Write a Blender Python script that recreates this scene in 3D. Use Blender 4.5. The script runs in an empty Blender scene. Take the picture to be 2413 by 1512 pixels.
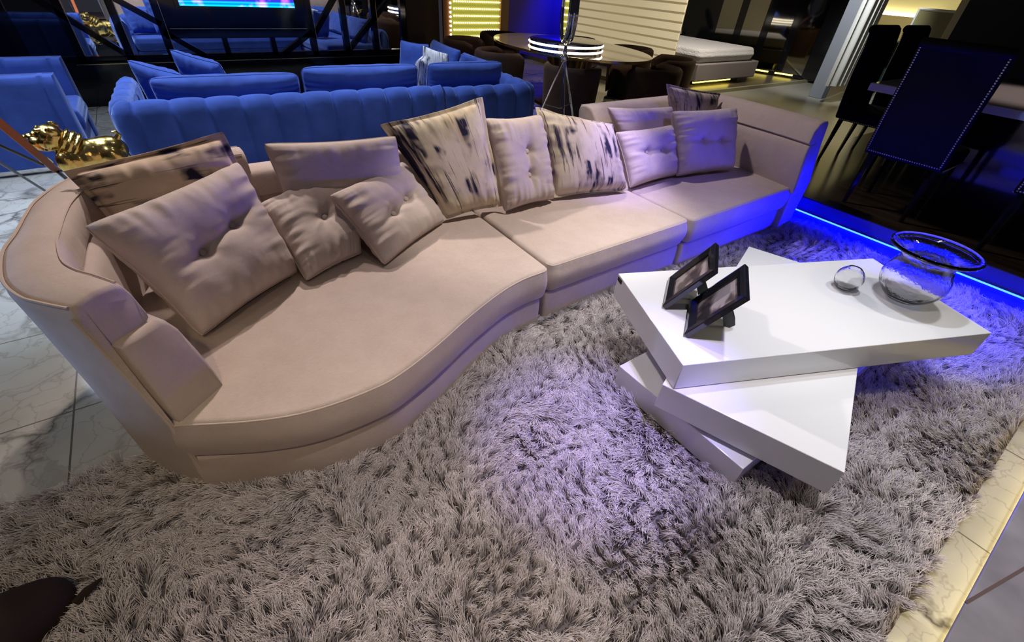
import bpy, bmesh, math, random
import numpy as np
from mathutils import Vector, Matrix, noise
random.seed(7); rng = np.random.default_rng(11)
PI = math.pi
scn = bpy.context.scene
col = scn.collection
# ------------------------------------------------------------------ camera
CAM = Vector((-1.30996, -1.42792, 1.535))
RT = Vector((0.82073, -0.56822, 0.05940)); DN = Vector((-0.31601, -0.53813, -0.78138)); FW = Vector((0.47596, 0.62253, -0.62122))
FPX = 1037.87
cd = bpy.data.cameras.new('camera'); cam = bpy.data.objects.new('camera', cd); col.objects.link(cam)
cd.sensor_width = 36.0; cd.lens = FPX/2413*36.0; cd.clip_start = .05; cd.clip_end = 100
m = Matrix.Identity(4)
for i in range(3):
    m[i][0] = RT[i]; m[i][1] = -DN[i]; m[i][2] = -FW[i]; m[i][3] = CAM[i]
cam.matrix_world = m
scn.camera = cam
def at(px, py, z):
    d = RT*((px-1206.5)/FPX) + DN*((py-756)/FPX) + FW
    t = (z-CAM.z)/d.z
    return CAM + d*t
# ------------------------------------------------------------------ world, exposure
w = bpy.data.worlds.new('showroom_ambient'); scn.world = w; w.use_nodes = True
bg = w.node_tree.nodes['Background']; bg.inputs[0].default_value = (.62, .60, .80, 1); bg.inputs[1].default_value = .040
scn.view_settings.view_transform = 'Standard'; scn.view_settings.look = 'None'
scn.view_settings.exposure = 0.0; scn.view_settings.gamma = 1.0
scn.view_settings.use_curve_mapping = False
scn.cycles.max_bounces = 8; scn.cycles.transmission_bounces = 8; scn.cycles.transparent_max_bounces = 8
scn.cycles.caustics_reflective = False
scn.cycles.sample_clamp_indirect = 6.0
# ------------------------------------------------------------------ lights
def spot(name, loc, tgt, power, color, size=60, blend=.5, rad=.06):
    l = bpy.data.lights.new(name, 'SPOT'); l.energy = power; l.color = color
    l.spot_size = math.radians(size); l.spot_blend = blend; l.shadow_soft_size = rad
    o = bpy.data.objects.new(name, l); col.objects.link(o); o.location = loc
    o.rotation_euler = (Vector(tgt)-Vector(loc)).to_track_quat('-Z', 'Y').to_euler()
    return o
WARM = (1, .84, .66); NEUT = (1, .93, .90); COOL = (.66, .78, 1); VIO = (.30, .22, 1); BLUE = (.04, .06, 1)
spot('ceiling_spot', (-.4, 2.5, 3.1), (-.7, .5, .4), 300, (1, .87, .80), 62, .7)
spot('ceiling_spot', (-.9, 1.9, 3.1), (-1.35, .3, .5), 90, (1, .80, .72), 48, .7)
spot('ceiling_spot', (1.0, .0, 3.1), (.45, .6, .4), 250, (1, .89, .80), 46, .6)
spot('ceiling_spot', (1.7, 2.1, 3.1), (1.9, .4, .4), 170, (1, .88, .90), 62, .7)
spot('ceiling_spot', (.9, -.5, 3.2), (.75, -.9, .2), 135, (.84, .90, 1), 60, .8)
spot('ceiling_spot', (1.7, -1.3, 3.2), (1.5, -1.4, .2), 110, (1, .97, .96), 56, .7)
spot('ceiling_spot', (-.2, -1.25, 3.25), (-.25, -1.25, 0), 200, (1, .93, .93), 70, .9)
spot('ceiling_spot', (-1.9, -1.9, 3.1), (-1.4, -.8, 0), 110, (1, .80, .52), 50, .9)
spot('ceiling_spot', (-1.0, -2.8, 3.0), (-.9, -.2, .3), 22, (1, .84, .70), 80, .8)
spot('violet_spot', (.0, -1.2, 3.1), (-.30, -.75, 0), 520, VIO, 22, 1)
spot('violet_spot', (.9, .1, 3.1), (1.1, .62, .4), 300, VIO, 20, 1)
spot('violet_spot', (1.9, -1.4, 3.1), (1.5, .5, .5), 120, VIO, 34, 1)
spot('added_blue_spot', (2.2, -.95, 3.0), (2.05, -.95, 0), 3200, (.03, .03, 1), 31, 1)  # unseen lamp added to spread the LED strip's blue over the rug
spot('cool_spot', (-2.9, 2.3, 3.1), (-2.7, 2.3, 0), 400, COOL, 58, .7)
spot('ceiling_spot', (-2.5, -.6, 3.1), (-2.4, .5, 0), 16, (1, .86, .50), 60, .8)
spot('cool_spot', (-2.5, 3.6, 3.1), (-2.4, 2.9, 0), 220, COOL, 90, .8)
spot('cool_spot', (-1.2, 3.7, 3.1), (-.7, 3.2, .6), 260, COOL, 90, .8)
spot('cool_spot', (0.9, 3.7, 3.1), (1.0, 3.2, .6), 260, COOL, 90, .8)
spot('cool_spot', (-.3, 1.9, 3.0), (-.3, 3.0, .4), 70, COOL, 70, .9)
spot('cool_spot', (-3.3, 4.9, 3.1), (-2.6, 4.2, .4), 200, COOL, 80, .8)
spot('cool_spot', (-3.1, 2.9, 3.0), (-2.7, 3.8, .3), 60, COOL, 60, .9)
spot('warm_spot', (6.0, 3.2, 3.1), (7.6, 4.6, .5), 340, (1, .92, .82), 70, .8)
spot('warm_spot', (3.4, 4.8, 3.0), (3.6, 4.2, .7), 110, WARM, 90, .8)
spot('warm_spot', (1.9, 4.9, 3.0), (2.6, 4.4, .5), 60, WARM, 80, .8)
spot('warm_spot', (6.6, 2.4, 3.1), (5.8, 2.2, .0), 190, (1, .86, .5), 90, .8)
spot('warm_spot', (6.8, 2.2, 3.1), (8.6, 2.6, 1.2), 420, (.92, .95, 1), 50, .8)
spot('ceiling_spot', (4.6, -.9, 3.1), (4.4, -.7, .9), 150, (.95, .90, 1), 44, .7)  # extra spot added to brighten the dining table
spot('cool_spot', (-4.6, .9, .9), (-1.9, .3, .62), 200, (.36, .56, 1), 18, .9)  # low unseen lamp added to turn the left arm's outer side blue
spot('warm_spot', (2.4, -2.6, 3.1), (1.0, -1.9, .1), 60, (1, .86, .45), 60, .8)
spot('added_blue_spot', (6.9, 7.55, 2.9), (6.6, 8.15, .9), 420, (.02, .02, 1), 56, .9)  # unseen lamp added for the gradient on the blue wall
# ------------------------------------------------------------------ materials
MATS = {}
def mat(name, base=(.8,.8,.8), rough=.5, metal=0, emit=None, estr=1.0, spec=.5, trans=0, ior=1.45, sheen=0, sheen_tint=None, coat=0, bump=None, alpha=1):
    if name in MATS: return MATS[name]
    M = bpy.data.materials.new(name); M.use_nodes = True
    nt = M.node_tree; b = nt.nodes['Principled BSDF']
    b.inputs['Base Color'].default_value = (*base, 1); b.inputs['Roughness'].default_value = rough
    b.inputs['Metallic'].default_value = metal; b.inputs['Specular IOR Level'].default_value = spec
    b.inputs['IOR'].default_value = ior; b.inputs['Transmission Weight'].default_value = trans
    b.inputs['Coat Weight'].default_value = coat
    if sheen:
        b.inputs['Sheen Weight'].default_value = sheen; b.inputs['Sheen Roughness'].default_value = .35
        b.inputs['Sheen Tint'].default_value = (*(sheen_tint or base), 1)
    if emit:
        b.inputs['Emission Color'].default_value = (*emit, 1); b.inputs['Emission Strength'].default_value = estr
    if bump:
        scale, strength, dist = bump
        tc = nt.nodes.new('ShaderNodeTexCoord'); nz = nt.nodes.new('ShaderNodeTexNoise'); bp = nt.nodes.new('ShaderNodeBump')
        nz.inputs['Scale'].default_value = scale; nz.inputs['Detail'].default_value = 4
        bp.inputs['Strength'].default_value = strength; bp.inputs['Distance'].default_value = dist
        nt.links.new(tc.outputs['Object'], nz.inputs['Vector']); nt.links.new(nz.outputs['Fac'], bp.inputs['Height'])
        nt.links.new(bp.outputs['Normal'], b.inputs['Normal'])
    MATS[name] = M; return M
class NT:
    def __init__(s, M): s.M = M; s.t = M.node_tree; s.b = s.t.nodes['Principled BSDF']
    def n(s, typ, **kw):
        x = s.t.nodes.new('ShaderNode'+typ)
        for k, v in kw.items():
            if k.startswith('i_'):
                key = k[2:].replace('_', ' ')
                x.inputs[int(key) if key.isdigit() else key].default_value = v
            else: setattr(x, k, v)
        return x
    def l(s, a, b): s.t.links.new(a, b)
    def ramp(s, fac, stops, interp='LINEAR'):
        r = s.t.nodes.new('ShaderNodeValToRGB'); r.color_ramp.interpolation = interp
        e = r.color_ramp.elements
        while len(e) < len(stops): e.new(.5)
        for q, (p, c) in zip(e, stops): q.position = p; q.color = c if len(c) == 4 else (*c, 1)
        s.l(fac, r.inputs[0]); return r
    def mix(s, fac, a, b, blend='MIX'):
        x = s.t.nodes.new('ShaderNodeMix'); x.data_type = 'RGBA'; x.blend_type = blend
        for sock, v in ((x.inputs[0], fac), (x.inputs[6], a), (x.inputs[7], b)):
            if hasattr(v, 'links'): s.l(v, sock)
            else: sock.default_value = v if not isinstance(v, tuple) or len(v) == 4 else (*v, 1)
        return x.outputs[2]

def weave(name, base, dark, scale=420, sheen=.25):
    M = mat(name, base, .85, spec=.2, sheen=sheen); N = NT(M)
    tc = N.n('TexCoord'); 
    nz = N.n('TexNoise', i_Scale=9.0, i_Detail=6.0, i_Roughness=.65); N.l(tc.outputs['Object'], nz.inputs['Vector'])
    mp = N.n('Mapping'); mp.inputs['Scale'].default_value = (60, 900, 900); N.l(tc.outputs['Object'], mp.inputs[0])
    n2 = N.n('TexNoise', i_Scale=1.0, i_Detail=2.0); N.l(mp.outputs[0], n2.inputs['Vector'])
    n3 = N.n('TexNoise', i_Scale=float(scale), i_Detail=2.0); N.l(tc.outputs['Object'], n3.inputs['Vector'])
    r = N.ramp(nz.outputs['Fac'], [(.3, (0,0,0)), (.7, (1,1,1))])
    c = N.mix(r.outputs[0], tuple(dark), tuple(base))
    r2 = N.ramp(n2.outputs['Fac'], [(.35, (.86,.86,.86)), (.65, (1,1,1))])
    c2 = N.mix(1.0, c, r2.outputs[0], 'MULTIPLY')
    N.l(c2, N.b.inputs['Base Color'])
    bp = N.n('Bump', i_Strength=.35, i_Distance=.0012); N.l(n3.outputs['Fac'], bp.inputs['Height'])
    n4 = N.n('TexNoise', i_Scale=7.0, i_Detail=3.0); N.l(tc.outputs['Object'], n4.inputs['Vector'])
    b2 = N.n('Bump', i_Strength=.35, i_Distance=.02); N.l(n4.outputs['Fac'], b2.inputs['Height'])
    N.l(b2.outputs['Normal'], bp.inputs['Normal']); N.l(bp.outputs['Normal'], N.b.inputs['Normal'])
    return M
BEIGE = weave('beige_linen', (.56,.465,.42), (.50,.41,.365))
BEIGE_P = weave('beige_pillow_linen', (.61,.515,.475), (.55,.46,.42))
BEIGE_SEAM = mat('beige_piping', (.54,.44,.38), .85, spec=.2)
def velvet(name, base, tint, sheen=.8):
    M = mat(name, base, .8, spec=.15, sheen=sheen, sheen_tint=tint); N = NT(M)
    tc = N.n('TexCoord'); nz = N.n('TexNoise', i_Scale=5.0, i_Detail=5.0, i_Roughness=.6); N.l(tc.outputs['Object'], nz.inputs['Vector'])
    r = N.ramp(nz.outputs['Fac'], [(.3, tuple(.8*x for x in base)), (.72, tuple(min(1, 1.2*x) for x in base))])
    N.l(r.outputs[0], N.b.inputs['Base Color'])
    bp = N.n('Bump', i_Strength=.3, i_Distance=.02); N.l(nz.outputs['Fac'], bp.inputs['Height']); N.l(bp.outputs['Normal'], N.b.inputs['Normal'])
    return M
BLUEV = velvet('blue_velvet', (.052,.10,.38), (.55,.68,1.0), .75)
BROWNV = velvet('brown_velvet', (.055,.032,.022), (.4,.3,.25), .35)
BLACKV = velvet('black_velvet', (.0025,.0025,.003), (.2,.2,.3), .02)
WHITE = mat('white_lacquer', (.74,.745,.77), .12, coat=.3)
BLACKG = mat('black_gloss', (.006,.006,.007), .08)
BLACKM = mat('black_matte', (.012,.012,.014), .5)
CHROME = mat('chrome', (.85,.85,.88), .08, 1)
CHROMED = mat('dark_chrome', (.25,.24,.26), .12, 1)
MIRROR = mat('mirror_glass', (.86,.88,.9), .015, 1)
GOLD = mat('polished_gold', (.85,.58,.17), .2, 1, bump=(14,.25,.02))
GOLDT = mat('gold_trim', (.85,.65,.25), .2, 1)
GLASS = mat('clear_glass', (1,1,1), .0, trans=1, ior=1.47, bump=(24,.16,.02))
SILVER = mat('nailhead_silver', (.9,.88,.92), .2, 1)
ORANGE = mat('orange_leather', (.42,.09,.02), .4, bump=(60,.3,.003))
RUBBER = mat('black_rod', (.01,.01,.012), .35)
GREYF = mat('grey_upholstery', (.27,.23,.22), .9, bump=(200,.3,.003))
FLUFF = mat('fluffy_white', (.72,.69,.67), .95, sheen=.5, sheen_tint=(1,1,1), bump=(60,.9,.02))
COLUMN = mat('grey_paint', (.22,.235,.26), .7)
BROWNW = mat('brown_wall', (.075,.045,.03), .7)
BLUEW = mat('blue_wall', (.12,.07,.65), .6)
OLIVE = mat('olive_board', (.26,.24,.14), .45, bump=(20,.2,.004))
CREAM = mat('cream_wall', (.75,.68,.45), .8)
BROWNS = mat('dark_brown_matte', (.018,.008,.005), .9, bump=(30,.4,.01))
LEDB = mat('blue_blocker', (.02,.05,.3), .4)  # non-glowing colour of the cap over the LED strip
LEDBC = mat('blue_led_core', (.1,.5,1), .4, emit=(.00012,.0005,1.0), estr=1500)
LEDW = mat('warm_led', (1,.8,.4), .4, emit=(1,.80,.32), estr=11)
LEDY = mat('yellow_led', (1,.9,.2), .4, emit=(1,.80,.10), estr=6)
LEDWH = mat('white_led', (1,1,.9), .4, emit=(1,.90,.74), estr=5)
LEDR = mat('warm_led_row', (1,1,.7), .4, emit=(1,.80,.42), estr=4.5)
_n = NT(LEDR); _tc = _n.n('TexCoord'); _sx = _n.n('SeparateXYZ'); _n.l(_tc.outputs['Object'], _sx.inputs[0])
_m = _n.n('Math', operation='MULTIPLY', i_1=125.0); _n.l(_sx.outputs[0], _m.inputs[0]); _s = _n.n('Math', operation='SINE'); _n.l(_m.outputs[0], _s.inputs[0])
_a = _n.n('Math', operation='MULTIPLY_ADD', i_1=3.2, i_2=3.4); _n.l(_s.outputs[0], _a.inputs[0]); _n.l(_a.outputs[0], _n.b.inputs['Emission Strength'])
# marble tiles
def marble():
    M = mat('marble_tile', (.75,.73,.70), .12); N = NT(M)
    tc = N.n('TexCoord')
    n1 = N.n('TexNoise', i_Scale=2.2, i_Detail=5.0, i_Roughness=.6); N.l(tc.outputs['Object'], n1.inputs['Vector'])
    add = N.n('VectorMath', operation='MULTIPLY_ADD'); N.l(n1.outputs['Color'], add.inputs[0]); add.inputs[1].default_value = (.55,.55,0); N.l(tc.outputs['Object'], add.inputs[2])
    v = N.n('TexVoronoi', feature='DISTANCE_TO_EDGE', i_Scale=3.3); N.l(add.outputs[0], v.inputs['Vector'])
    v2 = N.n('TexVoronoi', feature='DISTANCE_TO_EDGE', i_Scale=7.5); N.l(add.outputs[0], v2.inputs['Vector'])
    r1 = N.ramp(v.outputs['Distance'], [(0, (.22,.21,.20)), (.022, (.52,.51,.50)), (.09, (1,1,1))])
    r2 = N.ramp(v2.outputs['Distance'], [(0, (.78,.77,.76)), (.04, (1,1,1))])
    n3 = N.n('TexNoise', i_Scale=1.4, i_Detail=3.0); N.l(tc.outputs['Object'], n3.inputs['Vector'])
    rm = N.ramp(n3.outputs['Fac'], [(.40, (0,0,0)), (.58, (1,1,1))])
    veins = N.mix(rm.outputs[0], r1.outputs[0], (.97,.97,.97))
    veins2 = N.mix(1.0, veins, r2.outputs[0], 'MULTIPLY')
    n4 = N.n('TexNoise', i_Scale=1.1, i_Detail=4.0); N.l(tc.outputs['Object'], n4.inputs['Vector'])
    base = N.ramp(n4.outputs['Fac'], [(.35, (.31,.295,.25)), (.65, (.47,.45,.40))])
    c = N.mix(1.0, base.outputs[0], veins2, 'MULTIPLY')
    mp = N.n('Mapping'); mp.inputs['Location'].default_value = (2.05, .115, 0); N.l(tc.outputs['Object'], mp.inputs[0])
    br = N.n('TexBrick', offset=0.0, i_Scale=1.0, i_Mortar_Size=.0035, i_Brick_Width=.66, i_Row_Height=.66)
    br.inputs['Mortar Smooth'].default_value = .1
    N.l(mp.outputs[0], br.inputs['Vector'])
    c2 = N.mix(br.outputs['Fac'], c, (.12,.11,.09)); N.l(c2, N.b.inputs['Base Color'])
    return M
MARBLE = marble()
def dark_board():
    M = mat('dark_polished_board', (.03,.022,.015), .2); N = NT(M)
    tc = N.n('TexCoord'); mp = N.n('Mapping'); mp.inputs['Scale'].default_value = (14, 1.2, 1); N.l(tc.outputs['Object'], mp.inputs[0])
    n1 = N.n('TexNoise', i_Scale=1.0, i_Detail=5.0); N.l(mp.outputs[0], n1.inputs['Vector'])
    r = N.ramp(n1.outputs['Fac'], [(.35, (.018,.012,.008)), (.7, (.06,.042,.026))]); N.l(r.outputs[0], N.b.inputs['Base Color'])
    return M
DBOARD = dark_board()
def brown_board():
    M = mat('brown_display_board', (.09,.07,.05), .35); N = NT(M)
    tc = N.n('TexCoord'); n1 = N.n('TexNoise', i_Scale=5.0, i_Detail=5.0); N.l(tc.outputs['Object'], n1.inputs['Vector'])
    r = N.ramp(n1.outputs['Fac'], [(.35, (.07,.055,.04)), (.7, (.14,.11,.08))]); N.l(r.outputs[0], N.b.inputs['Base Color'])
    return M
BBOARD = brown_board()
def concrete():
    M = mat('lilac_grey_stone', (.36,.34,.38), .5); N = NT(M)
    tc = N.n('TexCoord'); n1 = N.n('TexNoise', i_Scale=6.0, i_Detail=6.0); N.l(tc.outputs['Object'], n1.inputs['Vector'])
    r = N.ramp(n1.outputs['Fac'], [(.3, (.15,.14,.17)), (.7, (.24,.225,.26))]); N.l(r.outputs[0], N.b.inputs['Base Color'])
    return M
STONE = concrete()
def printmat(name, tint, seed, rot=0):
    # ikat-like streaks running down the pillow; uses the pillow's own UVs
    M = mat(name, tint, .85, spec=.2, sheen=.2); N = NT(M)
    tc = N.n('TexCoord')
    def streak(sx, sy, off, lo, hi):
        if rot: sx, sy = sy, sx*.6
        mp = N.n('Mapping'); mp.inputs['Scale'].default_value = (sx, sy, 1); mp.inputs['Location'].default_value = (off+seed, off*.7+seed, 0)
        N.l(tc.outputs['UV'], mp.inputs[0]); n = N.n('TexNoise', i_Scale=1.0, i_Detail=3.0, i_Roughness=.55); N.l(mp.outputs[0], n.inputs['Vector'])
        return N.ramp(n.outputs['Fac'], [(lo, (0,0,0)), (hi, (1,1,1))]).outputs[0]
    thin = streak(34, 1.5, 1.3, .60, .66)
    fat = streak(13, 1.7, 6.1, .46, .58)
    soft = streak(7, 3.2, 3.7, .52, .72)
    blot = streak(2.8, 2.6, 9.2, .49, .58)
    goldm = streak(4.0, 2.0, 14.2, .55, .75)
    c = N.mix(soft, tuple(tint), tuple(x*.72 for x in tint))
    g = N.n('Math', operation='MULTIPLY', i_1=.55); N.l(goldm, g.inputs[0])
    c = N.mix(g.outputs[0], c, (.30,.19,.085))
    mm = N.n('Math', operation='MULTIPLY'); N.l(fat, mm.inputs[0]); N.l(blot, mm.inputs[1])
    c = N.mix(mm.outputs[0], c, (.022,.018,.045))
    m2 = N.n('Math', operation='MULTIPLY', i_1=.85); N.l(thin, m2.inputs[0])
    c = N.mix(m2.outputs[0], c, (.035,.022,.03))
    N.l(c, N.b.inputs['Base Color'])
    n3 = N.n('TexNoise', i_Scale=400.0, i_Detail=2.0); N.l(tc.outputs['Object'], n3.inputs['Vector'])
    bp = N.n('Bump', i_Strength=.3, i_Distance=.001); N.l(n3.outputs['Fac'], bp.inputs['Height']); N.l(bp.outputs['Normal'], N.b.inputs['Normal'])
    return M
# ------------------------------------------------------------------ mesh helpers
class MB:
    def __init__(s): s.v = []; s.f = []; s.uv = None
    def add(s, verts, faces):
        o = len(s.v); s.v += [tuple(p) for p in verts]; s.f += [tuple(o+i for i in q) for q in faces]; return s
    def box(s, x0, x1, y0, y1, z0, z1):
        return s.add([(x0,y0,z0),(x1,y0,z0),(x1,y1,z0),(x0,y1,z0),(x0,y0,z1),(x1,y0,z1),(x1,y1,z1),(x0,y1,z1)],
                     [(0,3,2,1),(4,5,6,7),(0,1,5,4),(1,2,6,5),(2,3,7,6),(3,0,4,7)])
    def obox(s, c, ax, ay, az, hx, hy, hz):
        c = Vector(c); ax = Vector(ax).normalized()*hx; ay = Vector(ay).normalized()*hy; az = Vector(az).normalized()*hz
        P = [c-ax-ay-az, c+ax-ay-az, c+ax+ay-az, c-ax+ay-az, c-ax-ay+az, c+ax-ay+az, c+ax+ay+az, c-ax+ay+az]
        return s.add(P, [(0,3,2,1),(4,5,6,7),(0,1,5,4),(1,2,6,5),(2,3,7,6),(3,0,4,7)])
    def prism(s, poly, z0, z1):
        n = len(poly)
        V = [(x,y,z0) for x,y in poly]+[(x,y,z1) for x,y in poly]
        F = [tuple(range(n))[::-1], tuple(range(n,2*n))]+[(i,(i+1)%n,n+(i+1)%n,n+i) for i in range(n)]
        return s.add(V, F)
    def rings(s, R, closed=True, cap0=True, cap1=True):
        n = len(R[0]); o = len(s.v); F = []
        for k in range(len(R)-1):
            for i in range(n if closed else n-1):
                j = (i+1) % n; F.append((k*n+i, k*n+j, (k+1)*n+j, (k+1)*n+i))
        if cap0: F.append(tuple(range(n))[::-1])
        if cap1: F.append(tuple((len(R)-1)*n+i for i in range(n)))
        return s.add([p for r in R for p in r], F)
    def tube(s, pts, r, n=8, closed=False):
        pts = [Vector(p) for p in pts]; L = len(pts); R = []
        up = None
        for i, p in enumerate(pts):
            a = pts[(i-1) % L] if (closed or i) else pts[0]; b = pts[(i+1) % L] if (closed or i < L-1) else pts[-1]
            t = (b-a).normalized()
            if up is None:
                up = Vector((0,0,1)) if abs(t.z) < .9 else Vector((1,0,0))
            x = t.cross(up)
            if x.length < 1e-5: x = t.cross(Vector((1,.3,0)))
            x.normalize(); y = t.cross(x).normalized(); up = -y if (-y).dot(up) > 0 else y
            rr = r[i] if isinstance(r, (list, tuple)) else r
            R.append([p + x*(rr*math.cos(2*PI*k/n)) + y*(rr*math.sin(2*PI*k/n)) for k in range(n)])
        if closed: R.append(R[0]); return s.rings(R, True, False, False)
        return s.rings(R)
    def lathe(s, prof, c=(0,0,0), n=48, cap0=False, cap1=False):
        R = [[(c[0]+r*math.cos(2*PI*k/n), c[1]+r*math.sin(2*PI*k/n), c[2]+z) for k in range(n)] for r, z in prof]
        return s.rings(R, True, cap0, cap1)
    def sphere(s, c, r, n=12, m=8, sc=(1,1,1)):
        R = []
        for j in range(m+1):
            a = -PI/2+PI*j/m; rr = max(math.cos(a), 1e-3)
            R.append([(c[0]+sc[0]*r*rr*math.cos(2*PI*k/n), c[1]+sc[1]*r*rr*math.sin(2*PI*k/n), c[2]+sc[2]*r*math.sin(a)) for k in range(n)])
        return s.rings(R)
    def mesh(s, name, origin=(0,0,0), smooth=True):
        me = bpy.data.meshes.new(name)
        ox, oy, oz = origin
        me.from_pydata([(x-ox, y-oy, z-oz) for x, y, z in s.v], [], s.f); me.update()
        if s.uv is not None:
            ul = me.uv_layers.new(name='UVMap')
            for li, l in enumerate(me.loops): ul.data[li].uv = s.uv[l.vertex_index]
        bm = bmesh.new(); bm.from_mesh(me)
        bmesh.ops.recalc_face_normals(bm, faces=bm.faces); bm.to_mesh(me); bm.free()
        if smooth:
            me.polygons.foreach_set('use_smooth', [True]*len(me.polygons))
        return me
    def build(s, name, mt, parent=None, bevel=0, smooth=True, segs=3, angle=35):
        org = tuple(parent['_o']) if parent is not None and '_o' in parent else (0,0,0)
        me = s.mesh(name, org, smooth)
        o = bpy.data.objects.new(name, me); col.objects.link(o)
        o.data.materials.append(mt)
        if parent is not None: o.parent = parent; o['_o'] = org
        if bevel:
            b = o.modifiers.new('bevel', 'BEVEL'); b.width = bevel; b.segments = segs; b.limit_method = 'ANGLE'; b.angle_limit = math.radians(40)
        if smooth:
            me.set_sharp_from_angle(angle=math.radians(angle)) if not bevel else me.set_sharp_from_angle(angle=math.radians(80))
        return o
def tag(o, label=None, cat=None, group=None, kind=None):
    if label: o['label'] = label
    if cat: o['category'] = cat
    if group: o['group'] = group
    if kind: o['kind'] = kind
    return o
def thing(name, label, cat, loc=(0,0,0), group=None):
    o = bpy.data.objects.new(name, None); col.objects.link(o); o.location = loc; o['_o'] = tuple(loc)
    o.empty_display_size = .05
    return tag(o, label, cat, group)
def lone(mb, name, mt, label, cat, group=None, origin=None, **kw):
    # one mesh that is a whole thing
    o = mb.build(name, mt, None, **kw); return tag(o, label, cat, group)
def struct(mb, name, mt, parent=None, **kw):
    o = mb.build(name, mt, parent, smooth=False, **kw)
    if parent is None: o['kind'] = 'structure'
    return o
def copy_tree(o, parent=None):
    c = o.copy(); col.objects.link(c)
    if parent is not None: c.parent = parent
    for ch in list(o.children): copy_tree(ch, c)
    return c
def place(root, loc, rz, label, group=None):
    root.location = loc; root.rotation_euler = (0,0,rz); root['label'] = label
    if group: root['group'] = group
    return root
def catmull(P, per=8, closed=False):
    P = [np.array(p, float) for p in P]; n = len(P); out = []
    rngk = range(n) if closed else range(n-1)
    for i in rngk:
        p0 = P[(i-1) % n] if (closed or i > 0) else 2*P[0]-P[1]
        p1 = P[i]; p2 = P[(i+1) % n]
        p3 = P[(i+2) % n] if (closed or i < n-2) else 2*P[-1]-P[-2]
        for k in range(per):
            t = k/per
            out.append(.5*((2*p1)+(-p0+p2)*t+(2*p0-5*p1+4*p2-p3)*t*t+(-p0+3*p1-3*p2+p3)*t**3))
    if not closed: out.append(P[-1])
    return out
def round_poly(poly, r, seg=6):
    # round the corners of a polygon; r may be one radius or one per corner
    out = []; n = len(poly)
    for i in range(n):
        p = np.array(poly[i], float); a = np.array(poly[i-1], float); b = np.array(poly[(i+1) % n], float)
        ri = r[i] if isinstance(r, (list, tuple)) else r
        if ri <= 0: out.append(tuple(p)); continue
        da = (a-p)/np.linalg.norm(a-p); db = (b-p)/np.linalg.norm(b-p)
        q0 = p+da*ri; q1 = p+db*ri
        for k in range(seg+1):
            t = k/seg; out.append(tuple((1-t)**2*q0+2*t*(1-t)*p+t*t*q1))
    return out
def inset(poly, d):
    P = np.array(poly); n = len(P); area = 0
    for i in range(n): area += P[i-1][0]*P[i][1]-P[i][0]*P[i-1][1]
    sg = 1 if area > 0 else -1
    T = np.roll(P, -1, 0)-np.roll(P, 1, 0); T /= np.linalg.norm(T, axis=1)[:, None]+1e-9
    N = np.stack([-T[:,1], T[:,0]], 1)*sg
    return P+N*d
def cushion_mb(poly, z0, z1, r=.035, top_r=None, bulge=.012, dome=.0):
    """soft slab: rounded edges, slightly bulging side; poly is the outline"""
    tr = top_r or r; R = []
    def ring(d, z): return [(x, y, z) for x, y in inset(poly, d)]
    for k in range(5):
        a = PI/2*k/4; R.append(ring(r*(1-math.sin(a)), z0+r*(1-math.cos(a))))
    for k in range(1, 5):
        t = k/5; R.append(ring(-bulge*math.sin(PI*t), z0+r+(z1-tr-z0-r)*t))
    for k in range(6):
        a = PI/2*k/5; R.append(ring(tr*(1-math.cos(a)), z1-tr+tr*math.sin(a)))
    mb = MB(); mb.rings(R); return mb
# ------------------------------------------------------------------ setting: floors and walls
f = MB(); f.box(-7, 12.5, -3.2, 10.0, -.02, 0); fl = struct(f, 'floor', MARBLE)
# dark dining platform on the right, its lit riser
p = MB(); p.box(2.80, 12.5, -3.2, .75, .0, .20); pl = struct(p, 'floor_platform_dining', DBOARD)
riser = MB(); riser.box(2.785, 2.80, -3.2, .75, .0, .195); rs = struct(riser, 'trim_1', mat('platform_riser', (.05,.06,.16), .22))
strip = thing('led_strip', 'thin glowing blue light strip along the dark platform riser beside the rug', 'light strip', (2.78, -.5, .09))
s1 = MB(); s1.box(2.772, 2.785, -3.1, .35, .082, .094); s1.build('diffuser', LEDBC, strip, smooth=False)
s2 = MB(); s2.box(2.7705, 2.786, -3.1, .35, .0942, .0965); s2.build('light_blocker', LEDB, strip, smooth=False)  # thin cap added to stop the strip from shining upwards
# olive/grey lower level right of the sofa
g = MB(); g.box(3.2, 12.5, .75, 3.66, .0, .035); struct(g, 'floor_walkway', mat('grey_green_screed', (.27,.26,.21), .3, bump=(8,.1,.005)))
b_ = MB(); b_.box(5.6, 12.5, 3.66, 9.0, 0, .07); struct(b_, 'floor_bed_area', BBOARD)
tr2 = MB(); tr2.box(5.6, 12.5, 3.60, 3.66, 0, .09); struct(tr2, 'trim_2', OLIVE)
# walls
wm = MB(); wm.box(-7, 2.02, 6.12, 6.3, 0, 3.2); struct(wm, 'wall_back_left', BLACKG)
wb = MB(); wb.box(1.97, 3.55, 8.05, 8.2, 0, 3.2); struct(wb, 'wall_back_brown', BROWNW)
wb2 = MB(); wb2.box(2.0, 2.3, 6.1, 8.2, 0, 3.2); struct(wb2, 'wall_back_side', BROWNW)
wp = MB(); wp.box(5.1, 7.3, 8.05, 8.2, 0, 3.2); struct(wp, 'wall_back_blue', BLUEW)
wo = MB(); wo.box(4.95, 5.15, 7.95, 8.05, 0, 3.2); struct(wo, 'trim_3', mat('ochre_pilaster', (.40,.22,.09), .5))
wr = MB(); wr.box(12.4, 12.5, -3.2, 10, 0, 3.2); struct(wr, 'wall_right', CREAM)
wd = MB(); wd.box(6.6, 6.7, -3.2, .72, .2, 3.2); struct(wd, 'wall_right_dark', BLACKM)
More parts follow.
